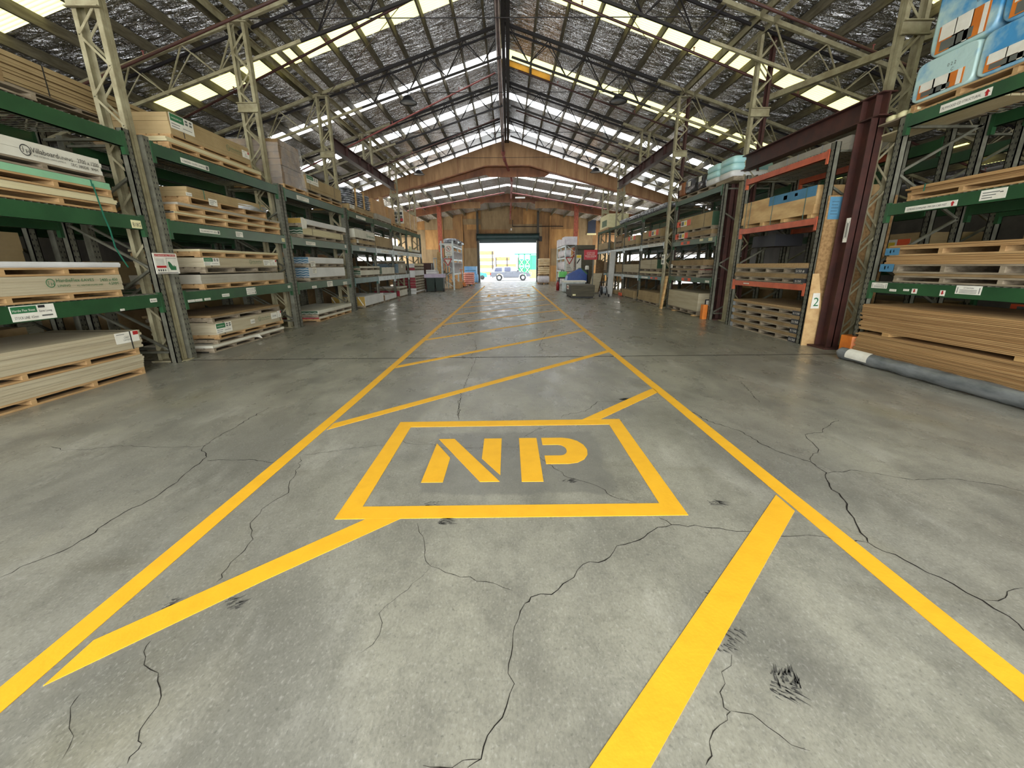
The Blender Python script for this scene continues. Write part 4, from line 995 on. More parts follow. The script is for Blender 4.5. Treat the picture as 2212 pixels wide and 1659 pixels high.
# ------------------------------------------------------------------ palletised stock
prnd = random.Random(11)
def pallet(s, xf, y0, y1, z, h, S, wood='pallet_wood', depth=1.1, nb=None, word='timber', group=None):
    xb = xf+s*depth; lab = '%s pallet under the %s' % (word, S)
    if len(lab.split()) > 16: lab = 'pallet under the %s' % S
    r = thing('pallet', lab, 'pallet', ((xf+xb)/2, (y0+y1)/2, z), group)
    tk = min(.02, h*.24)
    m = MB()
    for k in range(6):
        a = xf+s*(depth*k/6); m.box(a, a+s*(depth/6-.025), y0+prnd.uniform(0,.008), y1-prnd.uniform(0,.008), z+h-tk, z+h-.0005)
    m.build('deck_board', wood, r)
    nb = nb or max(3, int(round((y1-y0)/.62))+1)
    for k in range(nb):
        y = y0+.0+(y1-y0-.055)*k/(nb-1); m = MB(); m.box(xf+s*.004, xb-s*.004, y+.002, y+.053, z+tk, z+h-tk); m.build('bearer', wood, r)
    m = MB()
    for k in range(3):
        a = xf+s*(depth*k/2.6); a = min(a, xb-.1) if s > 0 else max(a, xb+.1)
        m.box(a, a+s*.1, y0+prnd.uniform(0,.01), y1-prnd.uniform(0,.01), z+.0005, z+tk)
    m.build('bottom_board', wood, r)
    return r
def pack(s, xf, y0, y1, z, h, mm, S, cat='board pack', depth=1.12, layers=None, straps=(), strapmat='strap_black', end=None, jit=.005, name='board_pack', group=None, pal=None):
    xb = xf+s*depth
    r = thing(name, S, cat, ((xf+xb)/2, (y0+y1)/2, z), group)
    layers = layers or max(1, int(round(h/.035))); m = MB()
    for k in range(layers):
        za, zb = z+h*k/layers, z+h*(k+1)/layers
        j = lambda: prnd.uniform(-jit, jit)
        m.box(xf+j(), xb+j(), y0+j()*1.5, y1+j()*1.5, za+.0003, zb-.0003)
    m.build('sheets', mm, r)
    for y in straps:
        m = MB(); e = jit+.003; w = .016
        m.box(xf-s*e, xf-s*(e+.0015), y-w/2, y+w/2, z-.002, z+h+.004); m.box(xf-s*e, xb, y-w/2, y+w/2, z+h+.002, z+h+.004); m.build('strap', strapmat, r)
    if end:
        mm2, style = end; e = jit*1.5+.003
        m = MB(); m.box(xf+s*.002, xb-s*.002, y0-e, y0-e-.003, z+.004, z+h-.004); m.cur = 1
        if style == 'zig':
            for row in range(max(1, int(h/.055))):
                zz = z+.02+row*.055; n = 16
                for k in range(n):
                    xa, xc = xf+s*depth*(k/n), xf+s*depth*((k+1)/n); za = zz+(.016 if k % 2 else 0); zc = zz+(0 if k % 2 else .016)
                    m.bar((xa,y0-e-.0035,za),(xc,y0-e-.0035,zc),.009,.002,up=(0,1,0))
        elif style == 'diag':
            for k in range(5):
                xa = xf+s*(.06+depth*.2*k); m.bar((xa,y0-e-.0035,z+.02),(xa+s*.16,y0-e-.0035,z+h-.02),.03,.002,up=(0,1,0))
        elif style: m.text(style, (xf+s*depth*(.92 if s < 0 else .08), y0-e-.004, z+h*.2), (1,0,0), UP, h*.75)
        m.build('end_wrap', [mm2, 'paper'], r)
    return r
def card(r, s, xf, *a, **k): return tagcard(r, s, xf-s*.008, *a, **k)
GW, WD = 'pallet_grey', 'pallet_wood'
X = XL+.015
# ---- nearest left bay, floor
S = 'lowest fibre board pack on the floor of the nearest left bay'
pallet(-1,X,2.7,5.38,0,.09,S,WD); r = pack(-1,X,2.65,5.39,.091,.17,'fibre_board',S,layers=6,jit=.014)
S = 'ticketed fibre board pack topping the floor stack in nearest left bay'
pallet(-1,X,2.7,5.37,.262,.088,S,WD); r = pack(-1,X,2.7,5.44,.351,.222,'fibre_board',S,layers=7,jit=.008,straps=(5.28,))
card(r,-1,X,5.07,5.4,.44,.575,'delivery')
# shelf 1
S = 'eaves lining pack with green printing on the nearest left low shelf'
pallet(-1,X,2.9,5.34,1.01,.082,S,WD); r = pack(-1,X,2.8,5.37,1.093,.18,'fibre_board',S,layers=7,jit=.006)
print_abs(r,-1,X+.009,[('JH',4.479,1.156,.092,0),('HardieFlex',4.583,1.209,.038,.257),('EAVES',4.855,1.209,.03,.15),('2400 x 450',5.075,1.202,.034,.23),('LINING',4.587,1.16,.024,.135),('ALL WEATHER ECLIPSE LINER',4.793,1.157,.018,.31),('4.5MM',5.175,1.156,.034,.13)],'print_green')
S = 'thin white sheets topping the nearest left low shelf'
pallet(-1,X,2.9,5.37,1.275,.085,S,WD); pack(-1,X,2.85,5.4,1.361,.058,'plaster_white',S,layers=4,jit=.01)
# shelf 2
S = 'thin cream sheets lowest on the nearest left upper shelf'
pallet(-1,X,3.0,5.56,2.016,.088,S,WD); pack(-1,X,3.0,5.56,2.105,.075,'cream_board',S,layers=3,jit=.02)
S = 'mint green board layer on the nearest left upper shelf'
pallet(-1,X,3.0,5.55,2.182,.088,S,WD); r = pack(-1,X,3.0,5.54,2.271,.07,'mint_board',S,layers=1,straps=(5.3,),strapmat='strap_green')
m = MB(); m.cur = 0
pts = [(X+.02,5.3,2.3),(X+.03,5.31,2.1),(X+.028,5.33,1.95),(X+.03,5.36,1.8),(X+.03,5.37,1.6),(X+.03,5.41,1.5),(X+.03,5.48,1.36)]
for a, b in zip(pts[:-1], pts[1:]): m.bar(a, b, .02, .002, up=(1,0,0))
m.build('loose_strap', 'strap_green', r)
S = 'white black-printed lining pack on nearest left upper shelf'
pallet(-1,X,2.9,5.5,2.343,.075,S,GW); r = pack(-1,X,2.9,5.49,2.419,.175,'plaster_board',S,layers=4,jit=.005)
print_abs(r,-1,X+.009,[('JH',4.62,2.447,.104,0),('Villaboard',4.724,2.49,.05,.266),('LINING',4.998,2.492,.03,.145),('AND INTERNAL LINING JAMES H',4.735,2.458,.014,.32),('2700 x 1200',5.195,2.497,.042,.25),('SEC 380DE  9MM',5.11,2.446,.03,.315)],'print_black')
# top of nearest left bay
S = 'rough timber load cut off at the top left'
pallet(-1,X,3.0,4.95,3.012,.075,S,GW)
r = pack(-1,X-.02,3.0,4.7,3.09,.12,'brown_board',S,layers=2)
S = 'tall orange-brown board pack rising behind the nearest left lattice column'
pallet(-1,-5.75,5.2,8.2,3.362,.06,S,GW); r = pack(-1,-5.75,5.35,8.2,3.425,.33,'tan_board',S,layers=12,jit=.03,straps=(6.0,7.0))
m = MB(); m.box(-6.02,-5.9,5.15,5.25,3.05,4.4); m.box(-6.05,-5.87,5.1,5.3,3.0,3.05); tag(m.build('upright_post', 'rack_orange'), 'orange upright post rising beyond the top left load', 'post')
# ---- second left bay, floor
S = 'thin off-white sheets at the base of the second left bay'
pallet(-1,X,6.72,8.92,0,.078,S,GW); r = pack(-1,X,6.7,8.93,.079,.042,'plaster_board',S,layers=2)
m = MB(); m.poly([(X+.012,7.72,.1),(X+.03,7.95,.12),(X+.05,8.02,.02),(X+.02,7.92,.06)]); m.build('torn_flap', 'paper', r)
pallet(-1,X,6.85,8.8,.122,.065,'gap between two floor packs in the second left bay',GW,word='empty worn')
S = 'ticketed fibre board pack on the floor of the second left bay'
pallet(-1,X,6.9,8.95,.188,.075,S,WD); r = pack(-1,X,6.9,8.9,.264,.205,'fibre_board',S,layers=6,straps=(7.05,8.82))
card(r,-1,X,6.85,7.25,.29,.455,'green'); card(r,-1,X,8.5,8.72,.33,.45,'cane'); card(r,-1,X,8.74,8.88,.34,.47,'delivery'); card(r,-1,X,7.8,7.93,.33,.41,'white','2400')
logo_text(r,-1,X+.009,8.05,.345,.085,.34,[('HardieFlex',.0,.45,.5,.95),('EAVES LINING',.0,.1,.24,.85)],'print_olive')
S = 'brown hardboard sheets topping the second left bay floor stack'
pallet(-1,X,6.82,8.88,.47,.09,S,GW); pack(-1,X,6.8,8.9,.561,.035,'brown_board',S,layers=2)
# shelf 1
S = 'grey-beige board pack lowest on the second left low shelf'
pallet(-1,X,6.8,9.24,1.012,.09,S,WD); pack(-1,X,6.75,9.25,1.103,.14,'grey_board',S,layers=3)
S = 'green-ticketed fibre board pack on the second left low shelf'
pallet(-1,X,6.9,9.05,1.262,.1,S,GW); r = pack(-1,X,6.9,9.06,1.363,.145,'fibre_board',S,layers=4,straps=(7.05,))
card(r,-1,X,6.88,7.25,1.385,1.505,'green'); card(r,-1,X,8.55,8.78,1.385,1.49,'lines'); card(r,-1,X,8.8,9.02,1.385,1.5,'delivery')
logo_text(r,-1,X+.009,8.08,1.41,.08,.34,[('HardieFlex',.0,.45,.5,.95),('EAVES LINING',.0,.1,.24,.85)],'print_olive')
S = 'thin cream sheets topping the second left low shelf'
pallet(-1,X,6.85,9.14,1.51,.09,S,WD); pack(-1,X,6.85,9.15,1.601,.034,'cream_board',S,layers=1)
# shelf 2
S = 'thin dark-ended pack lowest on second left upper shelf'
pallet(-1,X,6.5,9.38,2.016,.105,S,WD); pack(-1,X,6.5,9.4,2.122,.025,'cream_board',S,layers=1,end=('dark_grey','35'))
S = 'thin pale sheets across the middle of the second left upper shelf'
pallet(-1,X,6.55,9.4,2.148,.1,S,WD); pack(-1,X,6.6,9.42,2.249,.035,'grey_board',S,layers=1,straps=(9.0,))
S = 'kraft board pack under clear plastic on the second left upper shelf'
pallet(-1,X,6.85,8.95,2.285,.115,S,WD); r = pack(-1,X,6.85,8.93,2.401,.135,'tan_board',S,layers=5,straps=(7.2,8.75),strapmat='strap_green')
card(r,-1,X,6.8,6.92,2.4,2.45,'white','S150'); card(r,-1,X,7.28,7.48,2.33,2.43,'lines')
m = MB(); m.smooth = True
m.prism([(X+.015,8.05,2.38),(X+.02,8.95,2.4),(X+.02,8.93,2.49),(X-.05,8.5,2.545),(X-.02,8.1,2.545)], (-.02,0,.004)); m.build('plastic_cover', 'plastic_wrap', r)
# top
S = 'thin cream sheets on top of the second left bay'
pallet(-1,X,6.68,8.98,3.012,.085,S,WD); pack(-1,X,6.65,9.0,3.098,.058,'cream_board',S,layers=2)
S = 'tall tan board pack with green ticket on top of second left bay'
pallet(-1,X,6.75,8.7,3.157,.06,S,WD); r = pack(-1,X,6.76,8.68,3.218,.275,'tan_board',S,layers=5,straps=(7.02,))
card(r,-1,X,6.78,7.25,3.3,3.5,'green'); card(r,-1,X,8.45,8.66,3.3,3.42,'delivery')
logo_text(r,-1,X+.009,8.0,3.3,.1,.34,[('HardieFlex',.0,.45,.5,.95),('EAVES LINING',.0,.1,.24,.85)],'print_olive')
# ---- third left bay
S = 'red-based pack lowest on the floor of the third left bay'
pallet(-1,X,10.68,12.9,0,.07,S,WD); pack(-1,X,10.66,12.92,.071,.04,'plaster_board',S,layers=1,end=('pallet_red',None))
S = 'flat plasterboard pack with green end on the third left bay floor'
pallet(-1,X,10.62,12.92,.112,.08,S,'pallet_grey'); r = pack(-1,X,10.62,12.93,.193,.085,'plaster_board',S,layers=2,end=('end_green','zig'))
S = 'tall blue-ended plasterboard pack on third left low shelf'
pallet(-1,X,10.45,12.72,1.012,.09,S,GW); r = pack(-1,X,10.45,12.74,1.103,.235,'plaster_white',S,layers=3,end=('end_blue','zig'))
card(r,-1,X,10.62,10.84,1.2,1.34,'lines')
S = 'upper blue-ended plasterboard pack on third left low shelf'
pallet(-1,X,10.5,12.7,1.34,.1,S,GW); r = pack(-1,X,10.5,12.7,1.441,.145,'plaster_white',S,layers=2,end=('end_blue','zig'))
card(r,-1,X,10.56,10.82,1.36,1.49,'lines')
S = 'cream board pack with loose black ties on the third left upper shelf'
pallet(-1,X,10.4,12.95,2.016,.09,S,GW); r = pack(-1,X,10.42,12.9,2.107,.155,'cream_board',S,layers=2,end=('end_green','zig'),straps=(10.9,12.7))
S = 'torn-label board pack on the third left upper shelf'
pallet(-1,X,10.4,13.1,2.263,.08,S,GW); r = pack(-1,X,10.4,13.16,2.344,.12,'plaster_white',S,layers=2,end=('end_mustard',None))
m = MB(); m.prism([(X+.01,10.38,2.22),(X+.01,10.6,2.24),(X+.01,10.66,2.4),(X+.01,10.5,2.48),(X+.01,10.36,2.47)], (.004,0,0)); m.build('torn_label', 'paper', r)
S = 'tall brown load in clear stretch wrap on top of third left bay'
pallet(-1,X,9.85,10.85,3.012,.09,S,WD)
r = thing('wrapped_load', S, 'wrapped load', (X-.55,10.35,3.103))
m = MB()
for k in range(7):
    j = lambda: prnd.uniform(-.02,.02)
    m.box(X-.02+j(), X-1.08+j(), 9.87+j(), 10.75+j(), 3.103+k*.125, 3.103+k*.125+.12)
m.build('cartons', 'brown_wrap', r)
m = MB(); m.smooth = True
N = 9
for (a, b) in (((X+.0,9.86),(X+.012,10.8)),((X+.012,10.8),(X-1.06,10.8)),((X-1.08,9.84),(X,9.84))):
    for k in range(N):
        for q in range(8):
            def P(k, q): 
                t = k/N; z = 3.09+.92*q/8; bul = .016*math.sin(7*t+q*1.3)+.02
                dx, dy = (b[1]-a[1]), -(b[0]-a[0]); l = math.hypot(dx, dy)
                return (a[0]+(b[0]-a[0])*t+dx/l*bul, a[1]+(b[1]-a[1])*t+dy/l*bul, z-.12*t*(q == 8))
            m.poly([P(k,q), P(k+1,q), P(k+1,q+1), P(k,q+1)])
m.build('stretch_wrap', 'clear_film', r)
S = 'tan board pack with green ticket on top of third left bay'
pallet(-1,X,10.95,13.1,3.012,.085,S,WD,nb=4); pallet(-1,X,10.95,13.1,3.098,.085,'upper pallet layer below that ticketed pack, third left bay',GW,word='second')
r = pack(-1,X,10.92,13.1,3.184,.3,'tan_board',S,layers=5,straps=(11.1,12.6)); card(r,-1,X,10.95,11.6,3.32,3.5,'green')
# ---- long far left run
def stock(s, x, y0, y1, z, hp, h, mm, S, **k):
    cards = k.pop('cards', ()); wood = k.pop('wood', GW)
    pallet(s,x,y0,y1,z,hp,S,wood); r = pack(s,x,y0,y1,z+hp+.001,h,mm,S,**k)
    for c in cards: card(r,s,x,*c)
    return r
stock(-1,X,14.21,16.35,0,.07,.31,'plaster_white','white plasterboard pack with yellow end on far left floor',layers=4,end=('end_mustard','diag'))
stock(-1,X,16.55,18.22,0,.07,.2,'plaster_white','low white plasterboard pack second along the far left floor',layers=3,end=('wall_timber_dark',None))
stock(-1,X,18.85,20.3,0,.07,.25,'plaster_board','board pack with red end third along the far left floor',layers=3,end=('pallet_red',None))
stock(-1,X,18.9,20.3,.325,.1,.03,'plaster_board','thin sheets lying over the red-ended far left floor pack',layers=1)
stock(-1,X,14.06,16.15,1.012,.07,.15,'plaster_board','lower board pack with green end on the far left low shelf',layers=2,end=('end_green','zig'))
stock(-1,X,14.06,16.2,1.235,.08,.05,'plaster_board','thin board layer topping the far left low shelf, first bay',layers=1,end=('end_green',None))
stock(-1,X,16.46,18.26,1.012,.06,.25,'plaster_board','green-ended board pack in the second bay of far left low shelf',layers=3,end=('end_green','zig'))
r = stock(-1,X,18.95,20.3,1.012,.06,.4,'grey_board','grey pack with blue zigzag end in third bay, far left low shelf',layers=4,end=('end_blue','zig')); card(r,-1,X,19.4,19.7,1.3,1.42,'lines')
stock(-1,X,18.95,20.3,1.475,.09,.04,'plaster_board','thin sheets on the grey blue-ended pack, far left low shelf',layers=1)
stock(-1,X,13.95,15.9,2.016,.08,.1,'tan_board','lower tan pack on the far left upper shelf, first bay',layers=2,cards=((13.98,14.15,2.1,2.2,'lines'),))
r = stock(-1,X,13.9,15.95,2.2,.06,.26,'plaster_board','tall cream pack with green print on far left upper shelf',layers=4)
logo_text(r,-1,X+.009,15.0,2.31,.12,.8,[('FYRCHEK',0,.1,.7,.9)],'print_green')
r = stock(-1,X,16.05,18.2,2.016,.07,.37,'tan_board','tan strapped pack in second bay of far left upper shelf',layers=4,straps=(16.4,17.9))
stock(-1,X,18.4,20.3,2.016,.06,.15,'plaster_board','low cream pack in third bay of far left upper shelf',layers=2)
r = stock(-1,X,21.05,23.8,2.016,.06,.1,'plaster_board','low pale pack in the last bay of far left upper shelf',layers=2)
m = MB(); m.box(X+.02,X+.03,21.15,21.7,2.06,2.3); m.build('warning_card', 'paper_cream', r)
stock(-1,X,13.62,16.02,3.012,.06,.14,'tan_board','tan pack with white ticket on top of far left run',layers=2,wood=WD,cards=((13.7,14.1,3.1,3.21,'lines'),))
r = thing('wrapped_load', 'stack of silver-wrapped bundles between timber posts on far left top', 'wrapped load', (X-.5,14.8,3.22))
for k in range(3):
    m = MB(); m.smooth = True
    for zz in range(7):
        m.blob((X-.5,13.95+k*.78,3.26+zz*.065),.55,.37,.042,n=14,m=6,jit=.06,e=.6)
    m.build('bundle', 'silver_wrap', r)
for y in (14.33,15.11):
    m = MB(); m.box(X-.02,X+.02,y-.03,y+.03,3.215,3.75); m.build('timber_post', 'raw_timber', r)
t = thing('carton', 'large plain kraft carton on top of the far left run', 'carton', (X-.4,17.0,3.22)); m = MB(); m.box(X-.05,X-.9,16.2,17.5,3.24,3.46); m.box(X-.05,X-.9,16.2,17.5,3.462,3.73); m.build('body', 'cardboard', t)
m = MB(); m.box(X-.047,X-.9,16.8,16.86,3.455,3.47); m.build('tape', 'tan_board', t)
stock(-1,X,16.36,18.38,3.012,.05,.18,'grey_board','grey pack with green print on top of far left run',layers=3)
m = MB(); m.obox((X-.25,18.2,3.62),(.01,0,0),(0,.3,.03),(-.05,0,.45)); tag(m.build('leaning_board','cardboard'),'tan board standing upright by the far left lattice column','board')
m = MB(); m.obox((X-.5,19.3,3.45),(.3,0,0),(0,.5,0),(0,0,.335)); tag(m.build('carton','cardboard'),'tall plain carton between the upright tan board and slatted crate','carton')
r_crate = r = thing('timber_crate', 'big slatted timber crate on far left top, black-printed end panel', 'crate', (X-.6,21.5,3.012))
pallet(-1,X,20.75,23.6,3.012,.13,'big slatted timber crate on far left top',WD); pallet(-1,X,18.6,20.2,3.012,.1,'tall plain carton on far left top',WD)
m = MB()
for k in range(6): m.box(X,X-1.1,20.75+k*.47,20.75+k*.47+.46,3.145,3.86)
m.build('slat_panel', 'crate_ply', r)
for y in (21.9,22.9):
    m = MB(); m.box(X+.001,X+.006,y-.02,y+.02,3.14,3.87); m.box(X+.006,X-1.1,y-.02,y+.02,3.86,3.866); m.build('strap', 'strap_white', r)
m = MB(); rr = random.Random(2)
m.box(X-.03,X-1.07,20.735,20.745,3.3,3.85)
for k in range(4):
    for q in range(3):
        m.cur = 1+(k+q) % 2; xa = X-.08-k*.25; m.box(xa,xa-.2,20.73,20.735,3.36+q*.16,3.36+q*.16+.12)
m.cur = 3; m.box(X-.06,X-.3,20.728,20.734,3.4,3.52); m.build('printed_panel', ['paper','print_black','print_grey','print_red'], r_crate)
# red-based pallet tower at the end of the left racks
r0 = ('board pack in the red-based tower beside the green bins',)
z = 0.0; k = 0
for (hp, h, mm, wood, nm, yo) in ((.1,.06,'plaster_white','pallet_grey','white-capped lowest',0),(.11,.02,'plaster_board',GW,'second lowest',.1),(.11,.02,'plaster_board','pallet_red','third lowest',.05),(.11,.02,'plaster_board','pallet_red','fourth lowest',-.03),(.11,.03,'plaster_board','pallet_red','fifth lowest',.04),(.1,.02,'plaster_board','pallet_red','sixth lowest',-.02),(.1,.24,'plaster_white','pallet_grey','thick white',-.05),(.1,.03,'plaster_board','pallet_red','second from top',0),(.1,.1,'cream_board','pallet_grey','topmost cream',-.02)):
    S = '%s pack in the tall pallet tower beside the green bins' % nm
    red = wood == 'pallet_red'; wood = 'pallet_grey'
    r = thing('board_pack', S, 'board pack', (-5.17,22.2,z+hp))
    p = thing('pallet', 'pallet under the %s pack in the tower beside the green bins' % nm, 'pallet', (-5.17,22.2,z))
    m = MB(); m.box(-5.72,-4.62,21.2+yo,23.4+yo,z+hp-.02,z+hp); m.build('deck_board', wood, p)
    for q in range(5):
        m = MB(); m.box(-5.72,-4.62,21.2+yo+q*.53,21.2+yo+q*.53+.07,z+.02,z+hp-.02); m.build('bearer', wood, p)
    m = MB(); m.box(-5.72,-4.62,21.2+yo,23.4+yo,z+.0005,z+.02); m.build('bottom_board', wood, p)
    m = MB(); m.box(-5.73,-4.61,21.18+yo,23.42+yo,z+hp+.0005,z+hp+h); m.build('sheets', mm, r)
    m = MB(); m.box(-5.72,-4.63,21.17+yo,21.178+yo,z+.02,z+hp+h-.004); m.build('end_wrap', 'pallet_red' if red else 'plaster_white', r)
    z += hp+h+.001
# ---- right nearest bay: loose plywood, every sheet a thing
XP = 5.1
def ply_stack(x, y0, y1, z, n, t, S, grp, seed):
    rr = random.Random(seed); proto = None
    for k in range(n):
        dy, dx = rr.uniform(-.03,.03), rr.uniform(-.018,.012)
        if proto is None:
            m = MB(); m.box(-.6,.6,-(y1-y0)/2,(y1-y0)/2,0,t-.0012)
            proto = m.build('plywood_sheet', 'ply_edge', origin=(0,0,0)); o = proto
        else: o = copy_tree(proto)
        o.location = (x+.6+dx, (y0+y1)/2+dy+k*.0, z+k*t); tag(o, S, 'plywood sheet', grp)
ply_stack(XP,3.0,5.95,.03,20,.0175,'raw plywood sheet in the lower pile behind the plastic roll','plywood sheets of the lower right floor pile',3)
for y, S in ((5.5,'short timber bearer between the two plywood piles, near the orange guard'),(3.97,'short timber bearer between the two plywood piles, at the photo edge'),):
    m = MB(); m.box(XP-.01,XP+1.2,y-.05,y+.05,.3815,.427); tag(m.build('bearer_block','raw_timber'),S,'timber block')
for y in (3.4,4.6,5.7):
    m = MB(); m.box(XP+.02,XP+1.2,y-.05,y+.05,0,.029); tag(m.build('bearer_block','pallet_grey'),'flat bearer under the lower plywood pile on the floor','timber block','floor bearers under the plywood piles')
ply_stack(XP,3.0,5.95,.428,20,.0175,'raw plywood sheet in the upper pile under the green beam','plywood sheets of the upper right floor pile',4)
t = thing('plastic_roll', 'long roll of grey plastic film lying along the floor at right', 'plastic roll', (4.87,4.3,0))
m = MB(); m.smooth = True
n, nn = 46, 18; vs = []; fs = []
pr2 = random.Random(8)
for i in range(n+1):
    y = 5.93-3.1*i/n; rad = .082+.004*math.sin(i*.9)+pr2.uniform(-.003,.003)
    if i == 0: rad = .05
    for k in range(nn):
        a = 2*math.pi*k/nn; q = rad*(1+.05*math.sin(3*a+i*.8)+pr2.uniform(-.02,.02)); vs.append((4.87+q*math.cos(a), y, max(.001,.083+q*math.sin(a))))
for i in range(n):
    for k in range(nn): fs.append((i*nn+k, i*nn+(k+1) % nn, (i+1)*nn+(k+1) % nn, (i+1)*nn+k))
m._add(vs, fs); m._add(vs[:nn], [list(range(nn))]); m.build('film', 'roll_plastic', t)
m = MB(); m.smooth = True
for i in range(8):
    a0, a1 = math.pi*(.55+.07*i), math.pi*(.55+.07*(i+1)); q = .091
    m.poly([(4.87+q*math.cos(a0),5.72,.083+q*math.sin(a0)),(4.87+q*math.cos(a0),5.35,.083+q*math.sin(a0)),(4.87+q*math.cos(a1),5.35,.083+q*math.sin(a1)),(4.87+q*math.cos(a1),5.72,.083+q*math.sin(a1))])
m.build('label_sheet', 'paper', t)
# right nearest bay shelves
XQ = 5.215
S = 'thin weathered sheets lowest on the nearest right low shelf'
pallet(1,XQ,3.2,5.72,1.092,.085,S,GW); pack(1,XQ,3.2,5.72,1.178,.03,'brown_board',S,layers=2,jit=.012)
S = 'plywood pack with blue corner ticket on the nearest right low shelf'
pallet(1,XQ,3.2,5.75,1.21,.11,S,GW); r = pack(1,XQ,3.2,5.9,1.321,.105,'ply_edge',S,layers=4,jit=.006); card(r,1,XQ-.02,5.72,5.93,1.225,1.325,'blue')
S = 'thin plywood layer with blue corner ticket topping nearest right low shelf'
pallet(1,XQ,3.2,5.86,1.428,.1,S,WD); r = pack(1,XQ,3.2,5.9,1.529,.036,'ply_edge',S,layers=2,jit=.012); card(r,1,XQ-.02,5.69,5.9,1.44,1.53,'blue')
S = 'loose narrow boards on the nearest right upper shelf'
pallet(1,XQ,3.2,5.8,2.112,.085,S,WD); r = pack(1,XQ,3.2,5.8,2.198,.08,'ply_edge',S,layers=4,jit=.03,straps=(5.55,),strapmat='strap_green')
for k in range(4):
    m = MB(); m.obox((5.42+.11*k,6.0,3.09+.001*k),(.05,0,0),(0,.88,0),(0,0,.011)); tag(m.build('loose_board','cream_board'),'pale loose board lying beneath the nearest right top beam','board','loose boards under the right top beam')
# wrapped panel packs on top of the nearest right bay
S = 'blue-wrapped panel packs on the nearest right top beam'
pallet(1,XQ,3.2,6.05,3.182,.1,S,WD,depth=1.1)
def wrapped(y0, y1, z0, z1, lab, txt, x=5.2):
    t = thing('wrapped_pack', lab, 'wrapped pack', (x+.55,(y0+y1)/2,z0))
    m = MB(); m.smooth = True
    n = 14; mid = (y0+y1)/2; hh = (y1-y0)/2
    prof = []
    for i in range(4*n):
        a = 2*math.pi*i/(4*n); c, s_ = math.cos(a), math.sin(a); e = .28
        prof.append((math.copysign(abs(c)**e, c), math.copysign(abs(s_)**e, s_)))
    xs = [(0,.93),(.0,.97),(.04,1),(.5,1),(1.0,1),(1.1,.95)]; vs = []; fs = []; N2 = 4*n
    for (dx, k) in xs:
        for (c, s_) in prof: vs.append((x+dx, mid+hh*c*k, (z0+z1)/2+(z1-z0)/2*s_*k))
    for i in range(len(xs)-1):
        for j in range(N2): fs.append((i*N2+j, i*N2+(j+1) % N2, (i+1)*N2+(j+1) % N2, (i+1)*N2+j))
    m._add(vs, fs); m.smooth = False; m._add(vs[:N2], [list(range(N2))[::-1]]); m.build('wrap', 'blue_wrap', t)
    y = y1-.12; k = 0
    card_ = MB()
    for (ya, yb) in ((y1-.48,y1-.1),(y0+.1,y0+.48)):
        if ya < y0: continue
        za, zb = z0+.03, z0+.03+(z1-z0)*.36
        X0 = x-.012
        card_.cur = 0; card_.box(X0,X0-.004,ya,yb,za,zb); card_.cur = 1; card_.box(X0-.005,X0-.004,yb-.2,yb-.02,za+(zb-za)*.45,zb+.01); card_.cur = 2; card_.box(X0-.006,X0-.004,yb-.24,yb-.05,za+.01,za+(zb-za)*.4)
        card_.cur = 1; card_.box(X0-.006,X0-.0045,ya+.02,ya+.07,za,zb)
    card_.build('product_label', ['guard_orange','paper','print_grey'], t)
    m = MB(); m.text(txt, (x-.008, y0+(y1-y0)*.45, z0+(z1-z0)*.62), TXT_R[1], UP, .05); m.text('C', (x-.008, y0+(y1-y0)*.38, z0+(z1-z0)*.48), TXT_R[1], UP, .05); m.build('printed_lettering', 'print_grey', t)
    return t
wrapped(5.32,6.06,3.283,3.72,'blue and white wrapped panel pack nearest the lattice column, lower row','0 2 2')
wrapped(4.55,5.3,3.283,3.72,'blue and white wrapped panel pack second along the lower row','1 8')
wrapped(3.8,4.53,3.283,3.72,'blue and white wrapped panel pack at the photo edge, lower row','22')
wrapped(5.2,5.95,3.722,4.5,'tall wrapped panel pack with orange label, upper row by the column','D 50S')
wrapped(4.42,5.18,3.722,4.5,'tall wrapped panel pack numbered at the photo corner, upper row','GR')
m = MB(); m.box(5.2,6.2,6.02,6.5,3.172,3.19); tag(m.build('shelf_board','pallet_grey'),'short board bridging from the nearest right top beam to the column','board')
for k in range(3):
    m = MB(); yy = 6.06+k*.16; m.smooth = True
    m.blob((5.28,yy,3.235),.05,.07,.045,n=10,m=6,jit=.1,e=.7); tag(m.build('paper_bundle','paper_cream'),'small crumpled paper bundle on the board beside the column','paper bundle','paper bundles on the bridging board')
# plywood offcuts leaning in the gap
o = MB(); o.prism([(4.98,6.9,0),(5.28,6.9,0),(5.25,6.915,.5),(5.08,6.925,1.18),(4.98,6.925,1.18)],(0,.012,0))
o = tag(o.build('plywood_offcut','crate_ply'),'tapered plywood offcut with a green painted figure, at the foot of the orange bay','plywood sheet'); WL[o.name] = Vector(o.location)
m = MB(); m.prism([(5.02,6.896,.62),(5.16,6.896,.62),(5.14,6.902,.87),(5.03,6.902,.87)],(0,.002,0)); m.build('label_sheet','paper',o)
m = MB(); m.text('2',(5.09,6.893,.66),(1,0,0),UP,.2,None,'C'); m.build('painted_figure','print_green',o)
o = MB(); o.prism([(5.02,6.94,0),(6.1,6.94,0),(6.1,6.945,2.36),(5.02,6.945,2.36)],(0,.017,0))
o = tag(o.build('osb_sheet','osb'),'tall strand board sheet with blue printed panel standing behind the near maroon post','plywood sheet'); WL[o.name] = Vector(o.location)
m = MB(); m.prism([(5.05,6.938,2.01),(5.24,6.938,2.01),(5.24,6.94,2.34),(5.04,6.94,2.34)],(0,.002,0)); m.cur = 1
for k in range(5): m.box(5.08,5.19-.012*(k%2),6.936,6.938,2.08+.045*k,2.095+.045*k)
m.build('label_sheet',['card_blue','end_blue'],o)
